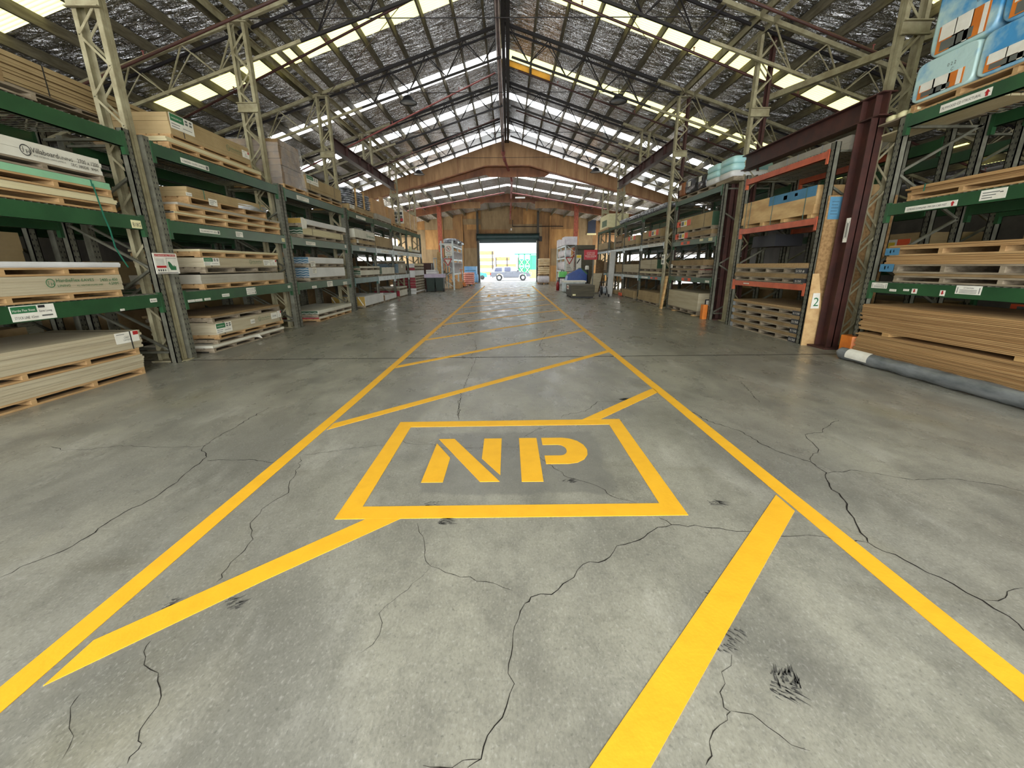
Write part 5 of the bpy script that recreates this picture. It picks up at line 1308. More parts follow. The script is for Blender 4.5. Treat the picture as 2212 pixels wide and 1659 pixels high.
# ---- orange bay
X2 = 5.012
for k, (z, hp) in enumerate(((0,.1),(.155,.1),(.31,.1),(.465,.085))):
    nm = ['lowest','second','third','topmost'][k]
    S = '%s thin sheets in the S150 floor stack, orange-beamed bay' % nm
    pallet(1,X2,7.1,9.28,z,hp,S,GW); r = pack(1,X2,7.08,9.3,z+hp+.001,.05,'brown_board' if k < 3 else 'particle_board',S,layers=2,jit=.012)
    m = MB(); m.box(X2-.004,X2+.03,7.06,7.3,z+.006,z+hp-.006); m.cur = 1; m.text('S150',(X2-.006,7.28,z+hp*.3),TXT_R[1],UP,hp*.55,.17); m.build('dyed_end',['dark_grey','paper'],r)
    m = MB(); m.box(X2-.006,X2-.003,9.2,9.3,z+.01,z+hp); m.build('tag_card','steel_tag',r)
S = 'thin sheets on the lower S150 pallet of the orange-beamed low shelf'
pallet(1,X2,7.15,9.36,1.012,.085,S,GW); r = pack(1,X2,7.15,9.37,1.098,.07,'brown_board',S,layers=3,jit=.012)
m = MB(); m.box(X2-.004,X2+.03,7.14,7.42,1.02,1.09); m.cur = 1; m.text('S150',(X2-.006,7.38,1.03),TXT_R[1],UP,.05,.16); m.build('dyed_end',['dark_grey','paper'],r)
S = 'particle board pack topping the orange-beamed low shelf'
pallet(1,X2,7.15,9.37,1.17,.1,S,GW); r = pack(1,X2,7.12,9.37,1.271,.078,'particle_board',S,layers=1)
m = MB(); m.box(X2-.004,X2+.03,7.14,7.42,1.18,1.26); m.cur = 1; m.text('S150 #',(X2-.006,7.4,1.195),TXT_R[1],UP,.06,.22); m.build('dyed_end',['dark_grey','paper'],r)
t = thing('timber_crate','large pale plywood crate with blue label band on the orange shelf','crate',(X2+.5,8.3,2.062))
m = MB(); m.box(X2,X2+1.0,7.22,9.38,2.13,2.56); m.build('panel','crate_ply',t)
for y in (7.25,7.95,8.6,9.2):
    m = MB(); m.box(X2-.01,X2+1.0,y,y+.1,2.062,2.13); m.build('skid','raw_timber',t)
m = MB(); m.box(X2-.014,X2,7.22,9.38,2.128,2.27); m.build('kick_board','crate_ply',t)
for y in (7.45,8.35,9.1,9.25):
    m = MB(); m.box(X2-.018,X2-.015,y-.008,y+.008,2.06,2.565); m.build('strap','rack_blue_green',t)
tagcard(t,1,X2-.002,7.24,8.5,2.4,2.56,'blue',name='label_band')
S = 'long grey timber pack on the top beams of the orange bay'
r = pack(1,5.3,7.1,9.2,3.04,.2,'grey_board',S,layers=4,straps=(7.4,7.7,8.3,8.6),strapmat='steel_tag',depth=.8)
m = MB(); m.box(5.3,5.85,8.6,9.38,1.68,1.9); t = tag(m.build('dark_box','dark_grey'),'dark box hung under the crate shelf of the orange bay','box')
# ---- green bay past the portal
S = 'big particle board pack on the floor just past the portal'
pallet(1,X2,11.05,13.25,.03,.11,S,GW); r = pack(1,X2,11.06,13.25,.142,.46,'fibre_board',S,layers=3,jit=.003)
m = MB(); m.box(5.2,5.5,11.044,11.05,.25,.45); m.cur = 1; m.box(5.23,5.47,11.04,11.045,.28,.42); m.build('label_card',['black','paper'],r)
for y in (11.2,12.6):
    m = MB(); m.box(4.95,6.0,y-.05,y+.05,0,.029); tag(m.build('bearer_block','raw_timber'),'floor bearer under the big particle board pack past the portal','timber block','floor bearers under the big particle board pack')
pallet(1,X2,11.3,13.3,1.012,.09,'red-based thin packs, green bay past the portal, lowest layer','pallet_grey',word='lowest empty')
S = 'middle pallet load with red base in the green bay past the portal'
pallet(1,X2,11.2,13.33,1.105,.09,S,'pallet_grey'); pack(1,X2,11.2,13.33,1.196,.02,'brown_board',S,layers=1,end=('pallet_red',None))
S = 'upper thin sheets on the low shelf, green bay past the portal'
pallet(1,X2,11.1,13.32,1.22,.1,S,'pallet_grey'); r = pack(1,X2,11.0,13.34,1.321,.14,'brown_board',S,layers=2); card(r,1,X2,13.0,13.2,1.25,1.35,'lines')
S = 'lower thin pack with orange label on the upper shelf past the portal'
pallet(1,X2,10.75,12.98,1.99,.085,S,GW); r = pack(1,X2,10.75,12.98,2.076,.1,'brown_board',S,layers=3); card(r,1,X2-.005,12.1,13.0,2.05,2.2,'orange')
S = 'tall timber board pack with orange label on upper shelf past the portal'
pallet(1,X2,10.78,12.95,2.18,.085,S,GW); r = pack(1,X2,10.8,12.95,2.266,.33,'tan_board',S,layers=6,straps=(11.2,12.7),end=('end_green',None)); card(r,1,X2-.005,12.0,12.95,2.38,2.53,'orange')
S = 'wrapped goods on top of the green bay past the portal'
pallet(1,X2,10.5,13.1,3.112,.1,S,GW)
for (ya,yb,z1,mm,lab) in ((12.75,13.1,3.62,'rust_plywood','rusty wrapped carton beside the tall right column'),(11.9,12.72,3.62,'dark_wrap','dark plastic-wrapped load next to the rusty carton'),(11.42,11.88,3.58,'dark_wrap','second dark plastic-wrapped load beside the white packs')):
    t = thing('wrapped_load',lab,'wrapped load',(X2+.4,(ya+yb)/2,3.213)); m = MB(); m.blob((X2+.4,(ya+yb)/2,(3.213+z1)/2),.42,(yb-ya)/2,(z1-3.213)/2,n=20,m=10,jit=.03,e=.35); m.build('wrap',mm,t)
    m = MB(); m.box(X2-.035,X2-.03,(ya+yb)/2-.08,(ya+yb)/2+.08,3.4,3.52); m.build('label_card','paper',t)
for (ya,yb,lab) in ((10.75,11.38,'white film-wrapped panel pack on top, next to the dark loads'),(10.05,10.7,'white film-wrapped panel pack on top, behind the portal corner')):
    t = thing('wrapped_pack',lab,'wrapped pack',(X2+.45,(ya+yb)/2,3.213))
    for k in range(3):
        m = MB(); m.blob((X2+.45,(ya+yb)/2,3.213+.075+k*.145),.47,(yb-ya)/2,.077,n=24,m=8,jit=.006,e=.25); m.build('panel_layer','aqua_wrap' if k else 'plaster_white',t)
m = MB(); m.box(X2-.02,X2+1.0,9.95,10.75,3.12,3.212); tag(m.build('pallet_board','pallet_grey'),'worn board base under the white packs at the portal corner','board')
m = MB(); m.obox((4.86,13.15,.5),(.03,0,.0),(0,.05,0),(.05,.0,.5)); tag(m.build('leaning_plank','raw_timber'),'pale plank leaning against the tall right column','plank')
t = thing('column_notice','white notice card fixed to the tall front column leg at right','sign',(4.86,13.45,1.35))
m = MB(); m.box(4.86,4.88,13.38,13.62,1.35,1.65); m.cur = 1; m.box(4.857,4.86,13.42,13.58,1.53,1.6); m.box(4.857,4.86,13.42,13.58,1.4,1.48); m.build('notice_card',['paper','print_grey'],t)
# ---- long far right run
stock(1,X2,14.2,16.3,0,.08,.33,'tan_board','tan board pack first on the far right floor',layers=4,jit=.012)
stock(1,X2,16.85,18.95,0,.06,.27,'tan_board','low tan board pack second on the far right floor',layers=4,jit=.012)
m = MB(); m.box(4.96,4.99,18.5,19.0,.03,.16); tag(m.build('orange_ticket','print_orange'),'orange ticket board standing at the foot of the far right floor packs','ticket')
stock(1,X2,19.3,20.25,0,.05,.15,'tan_board','small tan pack third on the far right floor',layers=2)
stock(1,X2,14.3,16.3,.965,.09,.05,'cream_board','thin cream sheets low on the far right first bay',layers=1)
stock(1,X2,14.42,16.35,1.11,.1,.3,'fibre_board','tall beige pack on the far right first bay low shelf',layers=2,end=('end_green',None),straps=(15.0,))
stock(1,X2,16.55,18.65,.965,.1,.3,'fibre_board','tall beige pack on the far right second bay low shelf',layers=2)
stock(1,X2,18.85,19.9,.965,.08,.33,'tan_board','short tan pack on the far right third bay low shelf',layers=3)
stock(1,X2,14.3,16.2,2.042,.08,.03,'brown_board','thin brown sheets low on far right upper shelf, first bay',layers=1)
stock(1,X2,14.3,16.2,2.16,.09,.24,'tan_board','tan pack with orange label band, far right upper shelf, first bay',layers=3,cards=((14.5,15.5,2.3,2.47,'orange'),))
stock(1,X2,16.98,18.95,2.042,.1,.32,'tan_board','tan pack with orange label band, far right upper shelf, second bay',layers=3,cards=((17.1,18.1,2.3,2.45,'orange'),))
stock(1,X2,19.15,20.25,2.042,.1,.13,'brown_board','lower brown pack on far right upper shelf, third bay',layers=2)
stock(1,X2,19.15,20.25,2.28,.1,.2,'brown_board','upper brown pack on far right upper shelf, third bay',layers=2)
stock(1,X2,21.8,24.0,1.0,.1,.4,'brown_board','dark stacked boards in the last far right bay',layers=4)
stock(1,X2,21.8,24.0,2.05,.1,.3,'tan_board','small tan pack in the last far right bay upper shelf',layers=3)
t = thing('wrapped_load','long silver plastic-covered load along the far right top shelf','wrapped load',(5.4,17.6,3.06))
m = MB(); m.smooth = True
for k in range(4): m.blob((5.45,14.6+1.5*k,3.16),.48,.85,.1,n=20,m=8,jit=.05,e=.5)
m.build('plastic_cover','silver_wrap',t)
t = thing('display_box','pale yellow boxed load at the far end of the right top shelf','carton',(5.45,22.9,3.06))
m = MB(); m.box(5.02,6.0,21.9,23.9,3.16,3.8); m.build('body','paper_cream',t); m = MB(); m.box(5.0,6.0,21.85,23.95,3.06,3.155); m.build('skid','pallet_wood',t)
m = MB(); m.box(5.018,5.016,22.3,23.4,3.25,3.55); m.build('printed_panel','print_olive',t)
# ------------------------------------------------------------------ goods on the back-to-back racks
def backgoods(s, x, y0, y1, z, h, mm, S, wood=GW, **k):
    pallet(s,x,y0,y1,z,.1,S,wood,nb=4); return pack(s,x,y0,y1,z+.101,h,mm,S,layers=3,**k)
backgoods(-1,-6.5,3.2,4.6,1.012,.75,'brown_wrap','brown wrapped cartons on the back rack behind the nearest left bay',straps=(3.6,4.2))
backgoods(-1,-6.5,4.75,5.85,1.012,.7,'tan_board','tan timber load on the back rack behind the nearest left bay',straps=(5.3,))
backgoods(-1,-6.5,3.0,5.6,0,.5,'brown_board','dim board load on the floor behind the nearest left bay')
backgoods(-1,-6.5,3.0,5.7,2.312,.5,'tan_board','high dim timber load behind the nearest left bay')
backgoods(-1,-6.5,6.8,9.0,0,.55,'brown_board','dim board load on the floor behind the second left bay')
backgoods(-1,-6.5,6.8,9.0,1.012,.35,'tan_board','dim tan load on the low shelf behind the second left bay')
backgoods(-1,-6.5,6.8,9.0,2.02,.45,'brown_board','dim brown load on the upper shelf behind the second left bay')
backgoods(-1,-6.5,10.2,12.6,0,.6,'tan_board','dim tan load on the floor behind the third left bay')
backgoods(-1,-6.5,10.2,12.6,2.02,.4,'brown_board','dim brown load on the upper shelf behind the third left bay')
backgoods(1,6.8,3.0,4.4,1.012,.75,'brown_board','dark strapped timber pack behind the nearest right low shelf',straps=(3.4,4.0))
backgoods(1,6.8,4.5,5.7,1.012,.72,'brown_board','second dark timber pack behind the nearest right low shelf')
r = backgoods(1,6.8,3.0,5.6,0,.7,'brown_board','dark timber load on the floor behind the nearest right bay')
card(r,1,6.75,3.9,4.9,.62,.78,'orange'); card(r,1,6.75,5.3,5.55,.55,.8,'orangeplain')
backgoods(1,6.8,3.0,5.7,2.112,.45,'brown_board','high dark timber load behind the nearest right bay')
r = backgoods(1,6.65,7.0,9.3,1.312,.4,'tan_board','tan pack with orange label behind the orange-beamed bay'); card(r,1,6.62,7.1,8.0,1.5,1.72,'orange')
backgoods(1,6.65,7.0,9.3,0,.6,'brown_board','dark load on the floor behind the orange-beamed bay')
backgoods(1,6.65,10.6,13.0,0,.6,'brown_board','dark load on the floor behind the green bay past the portal')
for k,(y,z,h,nm) in enumerate(((13.7,0,.55,'first floor'),(16.2,0,.4,'second floor'),(21.2,0,.6,'last floor'),(13.7,1.012,.55,'first low'),(16.2,1.012,.6,'second low'),(18.5,1.012,.5,'third low'),(13.7,2.017,.35,'first upper'),(18.5,2.017,.4,'third upper'))):
    backgoods(-1,-6.48,y,y+2.1,z,h,'brown_board','%s dim load on the rack behind the far left run' % nm)
for k,(y,z,h,nm) in enumerate(((14,0,.55,'first floor'),(16.6,0,.4,'second floor'),(21.8,0,.6,'last floor'),(14,.962,.5,'first low'),(19.1,.962,.6,'third low'),(21.8,.962,.5,'last low'),(16.6,2.042,.4,'second upper'),(19.1,2.042,.5,'third upper'))):
    backgoods(1,6.65,y,y+2.2,z,h,'brown_board','%s dim load on the rack behind the far right run' % nm)
m = MB(); m.box(6.0,6.6,7.5,9.2,.03,.5); tag(m.build('carton','plaster_white'),'white carton on the floor behind the orange-beamed rack','carton')

# ------------------------------------------------------------------ far left: bins, signed rack, pallets of bags
def wheelie(x, y, lab):
    t = thing('wheelie_bin', lab, 'wheelie bin', (x,y,0))
    m = MB()
    b = [(-.2,-.22),(.2,-.22),(.2,.24),(-.2,.24)]; a = [(-.235,-.3),(.235,-.3),(.235,.3),(-.235,.3)]
    vs = [(x+p,y+q,.03) for p,q in b]+[(x+p,y+q,.74) for p,q in a]
    m._add(vs, [(0,3,2,1),(4,5,6,7),(0,1,5,4),(1,2,6,5),(2,3,7,6),(3,0,4,7)]); m.box(x-.25,x+.25,y-.32,y+.32,.72,.755); m.build('body','bin_green',t)
    for sx in (-1,1):
        m = MB(); m.tube((x+sx*.2,y-.24,.09),(x+sx*.25,y-.24,.09),.09,16); m.build('wheel','tyre',t)
    return t
wheelie(-4.28,23.6,'dark green wheelie bin under the lilac board, by the red-based tower'); wheelie(-3.8,23.65,'dark green wheelie bin under the lilac board, by the signed rack')
t = thing('board_stack','lilac boards resting across the two green bins','board',(-4.06,23.6,.757))
m = MB()
for k in range(6): m.box(-4.6+.004*k,-3.53,23.2,24.0,.757+.031*k,.757+.031*k+.03)
m.build('sheets','lilac_board',t)
m = MB(); m.box(-4.6,-4.0,23.9,24.6,.95,1.08); m.box(-4.6,-4.05,23.9,24.6,1.1,1.16); tag(m.build('folded_tarp','plaster_white'),'pale folded sheet bundle behind the lilac boards','tarpaulin')
# rack end with signs
def shelf_rack(x0, x1, y0, y1, h, levels, lab, mm='rack_white'):
    t = thing('storage_rack', lab, 'storage rack', ((x0+x1)/2,(y0+y1)/2,0))
    ny = max(2, int((y1-y0)/2.3)+1)
    for k in range(ny):
        y = y0+(y1-y0)*k/(ny-1)
        for xx in (x0,x1):
            m = MB(); m.box(xx-.045,xx+.045,y-.04,y+.04,0,h); m.build('upright', mm, t)
        m = MB(); z = .15; q = 0
        while z < h-.5:
            a, b = (x0,x1) if q % 2 else (x1,x0); m.bar((a,y,z),(b,y,z+.5),.035,.03); z += .5; q += 1
        m.build('frame_brace', mm, t)
    for z in levels:
        for xx in (x0,x1):
            m = MB(); m.box(xx-.03,xx+.03,y0,y1,z-.1,z); m.build('beam', mm, t)
        m = MB(); m.box(x0,x1,y0,y1,z,z+.02); m.build('shelf_panel','rack_grey', t)
    return t
shelf_rack(-3.86,-3.2,25.0,29.6,2.75,[.95,1.75,2.5],'grey storage rack whose end carries the round prohibition sign')
S0 = (-3.6,24.9)
t = thing('prohibition_sign','white sign with round no-load symbol on the left rack end','sign',(-3.43,24.93,1.93))
m = MB(); m.box(-3.64,-3.23,24.92,24.935,1.93,2.54); m.cur = 1
c = (-3.435,24.915,2.32)
for i in range(24):
    a, b = 2*math.pi*i/24, 2*math.pi*(i+1)/24; P = lambda t_, q: (c[0]+q*math.cos(t_), c[1], c[2]+q*math.sin(t_)); m.poly([P(a,.15),P(b,.15),P(b,.125),P(a,.125)])
m.bar((c[0]-.1,c[1],c[2]-.1),(c[0]+.1,c[1],c[2]+.1),.018,.002,up=(0,1,0))
m.cur = 2; m.bar((c[0]-.05,c[1],c[2]+.05),(c[0]+.05,c[1],c[2]-.06),.035,.002,up=(0,1,0)); m.blob((c[0]-.055,c[1],c[2]+.07),.025,.003,.02,n=8,m=4)
m.text('NO LIFT', (c[0],c[1],2.09),(1,0,0),UP,.085,.33,'C'); m.text('ZONE', (c[0],c[1],1.98),(1,0,0),UP,.085,.22,'C'); m.build('panel',['paper','print_red','print_black'],t)
def give_way(x, y, z, w, lab):
    t = thing('give_way_sign', lab, 'sign', (x,y,z-w*.85))
    m = MB(); h = w*.86
    m.prism([(x-w/2,y,z),(x,y,z-h),(x+w/2,y,z)], (0,.01,0)); m.cur = 1
    k = .66; zc = z-h/3
    tri = [(x-w/2*k,y-.004,zc+(z-zc)*k),(x,y-.004,zc-(zc-(z-h))*k),(x+w/2*k,y-.004,zc+(z-zc)*k)]; m.poly(tri)
    m.cur = 2; m.text('GIVE',(x,y-.006,zc+.02),(1,0,0),UP,w*.13,w*.3,'C'); m.text('WAY',(x,y-.006,zc-w*.1),(1,0,0),UP,w*.1,w*.2,'C'); m.build('panel',['print_red','paper','print_grey'],t)
give_way(-3.5,24.93,1.77,.5,'red and white give way triangle on the left rack end')
m = MB(); m.box(-3.95,-3.15,25.0,29.4,2.52,2.62); t = tag(m.build('shelf_board','plaster_white'),'white covered board on top of the signed left rack','board')
t = thing('wrapped_load','plastic-wrapped bundle on top of the signed left rack','wrapped load',(-3.4,26.5,2.63)); m = MB(); m.blob((-3.4,26.2,2.78),.42,.9,.15,n=18,m=8,jit=.06,e=.5); m.blob((-3.3,28,2.76),.4,.8,.13,n=18,m=8,jit=.06,e=.5); m.build('cover','silver_wrap',t)
k = 0
for (z, mm, h, grp, lab) in ((1.775,'bag_white',.42,'white tubs on the upper shelf of the signed rack','white tub on the upper shelf of the signed left rack'),(.975,'bag_white',.6,'white containers on the low shelf of the signed rack','white container on the low shelf of the signed left rack')):
    for q in range(5):
        y = 25.5+q*.85; m = MB(); m.lathe([(.16,0),(.19,.04),(.2,h*.9),(.21,h*.9),(.21,h)], (-3.3,y,z), n=16); tag(m.build('tub',mm),lab,'tub',grp)
for q in range(3):
    m = MB(); m.box(-3.5,-3.0,26.0+q*1.1,26.7+q*1.1,.02,.4); tag(m.build('carton','cardboard'),'brown carton on the floor in the signed left rack','carton','floor cartons in the signed rack')
t = thing('pallet_jack','orange hand pallet truck parked beside the signed left rack','pallet truck',(-3.1,28.4,0))
m = MB(); m.box(-3.3,-3.14,28.2,29.3,.06,.12); m.box(-3.0,-2.84,28.2,29.3,.06,.12); m.box(-3.3,-2.84,28.0,28.25,.06,.3); m.build('fork','guard_orange',t)
m = MB(); m.path([(-3.07,28.05,.3),(-3.07,27.75,1.1)],.022,8); m.tube((-3.2,27.74,1.12),(-2.94,27.74,1.12),.02,8); m.build('handle','guard_orange',t)
m = MB(); m.tube((-3.15,28.02,.09),(-2.99,28.02,.09),.09,14); m.build('wheel','tyre',t)
def bag_pallet(x0, x1, y0, y1, z, rows, h, mm, lab, wrap=None, base=.1):
    t = thing('bag_pallet', lab, 'pallet of bags', ((x0+x1)/2,(y0+y1)/2,z))
    m = MB()
    for k in range(5): m.box(x0+(x1-x0)*k/5, x0+(x1-x0)*(k+.8)/5, y0, y1, z+base-.02, z+base)
    for k in range(3): m.box(x0+(x1-x0-.08)*k/2, x0+(x1-x0-.08)*k/2+.08, y0, y1, z, z+base-.02)
    m.build('pallet_base','pallet_wood',t)
    for k in range(rows):
        m = MB(); m.blob(((x0+x1)/2,(y0+y1)/2,z+base+h*(k+.5)),(x1-x0)/2,(y1-y0)/2,h*.52,n=24,m=8,jit=.012,e=.35); m.build('bag_layer',mm,t)
    return t
bag_pallet(-3.18,-2.45,30.0,31.2,0,6,.135,'bag_pink','pallet of pink bags near the left of the roller door')
t = thing('bag_pallet','tall pale blue pallet load beside the left door jamb','pallet of bags',(-3.05,34.6,0))
m = MB(); m.box(-3.5,-2.55,34.0,35.2,.1,1.33); m.build('carton_stack','box_blue',t); m = MB(); m.box(-3.52,-2.53,33.98,35.2,0,.1); m.build('pallet_base','pallet_wood',t)
m = MB()
for zz in (.98,.62): 
    m.box(-3.42,-2.6,33.995,33.998,zz,zz+.06)
m.build('printed_lettering','print_blue',t)
m = MB(); m.blob((-2.62,34.3,.4),.2,.4,.36,n=16,m=8,jit=.02,e=.5); tag(m.build('drum_bag','box_blue'),'pale blue bag bulging beside the left door jamb','bag')
t = thing('steel_trolley','grey metal trolley frame behind the green bins','trolley',(-4.2,26.4,0))
m = MB()
for xx in (-4.5,-3.95):
    for yy in (26,27): m.box(xx-.02,xx+.02,yy-.02,yy+.02,.1,1.85)
for z in (.3,1.2,1.8): m.box(-4.52,-3.93,25.98,27.02,z,z+.04)
m.build('frame','rack_white',t); m = MB(); m.box(-4.45,-4.0,26.1,26.9,.34,1.1); m.build('contents','dark_grey',t)
m = MB(); m.obox((-4.05,25.2,1.1),(.12,0,0),(0,.02,0),(.02,.0,1.05)); tag(m.build('leaning_plank','raw_timber'),'grey plank standing against the signed left rack','plank')
t = thing('dark_cabinet','dark maroon cabinet beyond the red-based pallet tower','cabinet',(-5.1,26.5,0)); m = MB(); m.box(-5.5,-4.65,26,27,0,1.55); m.build('body','maroon_paint',t); m = MB(); m.box(-4.66,-4.64,25.98,26.02,.2,1.5); m.build('door_edge','rack_white',t)

# ------------------------------------------------------------------ far right
bag_pallet(2.2,3.08,31.6,32.8,0,1,.52,'bag_white','lowest pallet of white printed bags by the right door jamb')
bag_pallet(2.24,3.08,31.6,32.8,.64,4,.13,'bag_cream','middle pallet of cream bags by the right door jamb',base=.08)
bag_pallet(2.24,3.1,31.6,32.8,1.25,4,.13,'bag_cream','top pallet of cream bags by the right door jamb',base=.08)
shelf_rack(3.78,4.45,28.5,33.2,2.75,[1.0,1.85,2.62],'white storage rack at right carrying the give way triangle')
give_way(4.05,28.42,1.86,.54,'red and white give way triangle hanging on the right rack end')
t = thing('wrapped_load','white bagged timber packs on top of the right storage rack','wrapped load',(4.1,30.5,2.64))
for q in range(3):
    m = MB(); m.box(3.7,4.52,28.4+q*1.6,29.8+q*1.6,2.64,3.15-.1*(q==1)); m.build('pack','bag_white',t)
for (z,h,mm,grp,lab,n_) in ((1.87,.5,'bag_white','white sacks on the upper shelf of the right rack','white sack on the upper shelf of the right storage rack',4),(1.02,.6,'bag_white','white rolls on the lower shelf of the right rack','upright white roll on the lower shelf of the right storage rack',6),(.02,.8,'bag_white','white drums under the right rack','white drum on the floor under the right storage rack',4)):
    for q in range(n_):
        m = MB(); m.blob((3.95,28.9+q*(4.0/n_),z+h/2),.24,.26,h/2,n=14,m=8,jit=.03,e=.5); tag(m.build('sack',mm),lab,'sack',grp)
t = thing('price_poster','white poster hung below the right give way triangle','poster',(4.0,28.41,1.0)); m = MB(); m.box(3.8,4.35,28.445,28.459,1.0,1.86); m.build('panel','paper',t)
m = MB(); m.cur = 0
for k in range(4): m.box(3.86,4.2-.05*k,28.44,28.444,1.1+k*.1,1.13+k*.1)
m.build('printed_lines','print_grey',t)
t = thing('lime_case','lime green plastic case on a dark stand','case',(3.2,25.2,.66))
m = MB(); m.box(2.98,3.43,25.0,25.4,.68,1.0); m.build('body','lime_plastic',t); m = MB(); m.box(3.12,3.17,25.15,25.2,1.0,1.06); m.box(3.25,3.3,25.15,25.2,1.0,1.06); m.box(3.12,3.3,25.15,25.2,1.05,1.07); m.build('handle','lid_green',t)
t = thing('case_stand','dark stand under the lime green case','stand',(3.2,25.2,0)); m = MB(); m.box(2.95,3.48,24.98,25.42,.6,.675); m.build('top','dark_grey',t)
for xx in (3.0,3.43):
    for yy in (25.02,25.38):
        m = MB(); m.box(xx-.02,xx+.02,yy-.02,yy+.02,0,.6); m.build('leg','dark_grey',t)
t = thing('tipping_skip','blue tipping skip bin with green lid behind the olive pack','skip bin',(3.75,23.4,0))
pf = [(3.17,.55),(3.22,.80),(3.92,1.17),(4.24,.86),(4.26,.5),(3.9,.3),(3.3,.3)]
m = MB(); m.prism([(x,23.0,z) for x,z in pf],(0,.9,0)); m.build('body','bin_blue',t)
m = MB(); m.prism([(3.9,22.98,1.17),(3.94,22.98,1.21),(4.29,22.98,.9),(4.25,22.98,.86)],(0,.94,0)); m.build('lid','lid_green',t)
m = MB(); m.bar((3.2,22.99,.8),(3.92,22.99,1.18),.05,.03,up=(0,1,0)); m.build('rim','bin_blue',t)
m = MB(); m.box(3.3,4.2,23.05,23.85,0,.3); m.build('skid','dark_grey',t)
t = thing('olive_pack','olive-brown board pack standing alone by the right yellow line','board pack',(3.15,18.7,0))
m = MB(); m.box(2.67,3.65,17.85,19.55,.06,.53); m.build('sheets','olive_pack',t)
m = MB(); m.box(2.655,2.669,18.7,19.2,.32,.5); m.cur = 1; m.box(2.652,2.656,18.75,19.1,.38,.44); m.build('label_sheet',['paper','print_red'],t)
m = MB(); m.box(2.72,2.85,17.842,17.849,.1,.17); m.build('tag_card','paper_cream',t)
m = MB()
for yy in (17.95,18.7,19.4): m.box(2.7,3.62,yy,yy+.08,0,.06)
m.build('skid','black',t)
t = thing('white_chest','white chest freezer shape with pale lid behind the olive pack','chest',(3.2,22.0,0))
m = MB(); m.box(2.85,3.95,21.8,22.6,.03,.5); m.build('body','rack_white',t); m = MB(); m.box(2.82,4.0,21.75,22.65,.5,.58); m.build('lid','paper',t)
t = thing('fire_extinguisher','small dark red extinguisher on the floor left of the white chest','extinguisher',(2.75,23.6,0))
m = MB(); m.lathe([(.0,0),(.09,0),(.09,.38),(.05,.46),(.03,.5),(0,.5)],(2.75,23.6,0),n=16); m.build('body','extinguisher_red',t); m = MB(); m.box(2.71,2.79,23.58,23.62,.5,.54); m.build('valve','black',t)
t = thing('engine_sign','red sign telling drivers to turn off the engine, at the right rack end','sign',(3.83,20.0,1.59))
m = MB(); m.box(3.52,4.145,20.0,20.02,1.59,2.03); m.cur = 1
m.text('CUSTOMERS PLEASE',(3.83,19.995,1.9),(1,0,0),UP,.045,.38,'C'); m.text('TURN OFF',(3.83,19.995,1.81),(1,0,0),UP,.085,.38,'C'); m.text('YOUR ENGINE',(3.83,19.995,1.72),(1,0,0),UP,.085,.52,'C'); m.text('THANK YOU FOR YOUR HELP',(3.83,19.995,1.67),(1,0,0),UP,.03,.36,'C')
m.build('panel',['sign_red','paper'],t)
m = MB(); m.box(3.95,4.0,20.022,20.06,0,1.95); m.build('stand_post','rack_grey',t); m = MB(); m.box(3.8,4.15,19.9,20.2,0,.02); m.build('stand_base','rack_grey',t)
t = thing('dark_cupboard','tall olive-brown cupboard box behind the red engine sign','cupboard',(4.85,27.5,0)); m = MB(); m.box(4.35,5.4,27,28,0,2.32); m.build('body','olive_pack',t); m = MB(); m.box(4.3,5.42,26.95,28.05,2.32,2.55); m.build('top_box','olive_pack',t)
t = thing('info_stand','white and yellow information board beside the blue skip','poster',(4.28,26.0,.9)); m = MB(); m.box(4.12,4.42,26.0,26.03,.75,1.95); m.cur = 1; m.box(4.14,4.4,25.99,26.0,1.78,1.93); m.cur = 2; m.bar((4.16,25.992,1.45),(4.34,25.992,1.72),.06,.004,up=(0,1,0)); m.build('panel',['paper','print_yellow','print_black'],t); m = MB(); m.box(4.25,4.29,26.03,26.07,0,1.9); m.build('post','rack_grey',t)
t = thing('gas_bottle','dark gas cylinder with white collar standing by the leaning boards','cylinder',(4.6,25.0,0)); m = MB(); m.lathe([(0,0),(.11,0),(.11,1.2),(.05,1.35),(0,1.35)],(4.6,25.0,0),n=16); m.build('body','dark_grey',t); m = MB(); m.lathe([(.113,1.1),(.113,1.25),(.08,1.32)],(4.6,25,0),n=16); m.build('collar','paper',t)
for k,(x,y,h,lab) in enumerate(((4.55,21.7,1.6,'brown weathered board standing behind the patterned board'),(4.75,21.9,1.55,'second brown weathered board standing behind the patterned board'))):
    m = MB(); m.obox((x,y,h/2),(.13,0,0),(0,.02,0),(.03,.0,h/2)); tag(m.build('leaning_board','wall_timber_dark'),lab,'board')
m = MB(); m.obox((4.3,21.0,.5),(.24,0,.0),(0,.02,0),(.11,.05,.46)); tag(m.build('checker_board','fibre_board'),'pale patterned panel tilted against the boards behind the cable reel','panel')
t = thing('cable_reel','metal cable reel on a small wheeled stand by the grey door panel','cable reel',(4.2,18.6,0))
c = (4.2,18.6,.26)
for sx in (-1,1):
    m = MB(); m.lathe([(.0,0),(.2,0),(.2,.012),(0,.012)],(c[0]+sx*.09-.006,c[1],c[2]),axis=(1,0,0),n=22); m.build('flange','black',t)
m = MB(); m.lathe([(.13,-.085),(.13,.085)],c,axis=(1,0,0),n=22); m.build('cable','steel_tag',t)
m = MB(); m.path([(4.02,18.5,.04),(4.06,18.6,.3),(4.08,18.85,.62)],.015,8); m.path([(4.38,18.5,.04),(4.34,18.6,.3),(4.32,18.85,.62)],.015,8); m.tube((4.08,18.85,.62),(4.32,18.85,.62),.015,8); m.build('stand','dark_grey',t)
for xx in (4.0,4.4):
    m = MB(); m.tube((xx-.025,18.45,.06),(xx+.025,18.45,.06),.06,14); m.build('wheel','tyre',t)
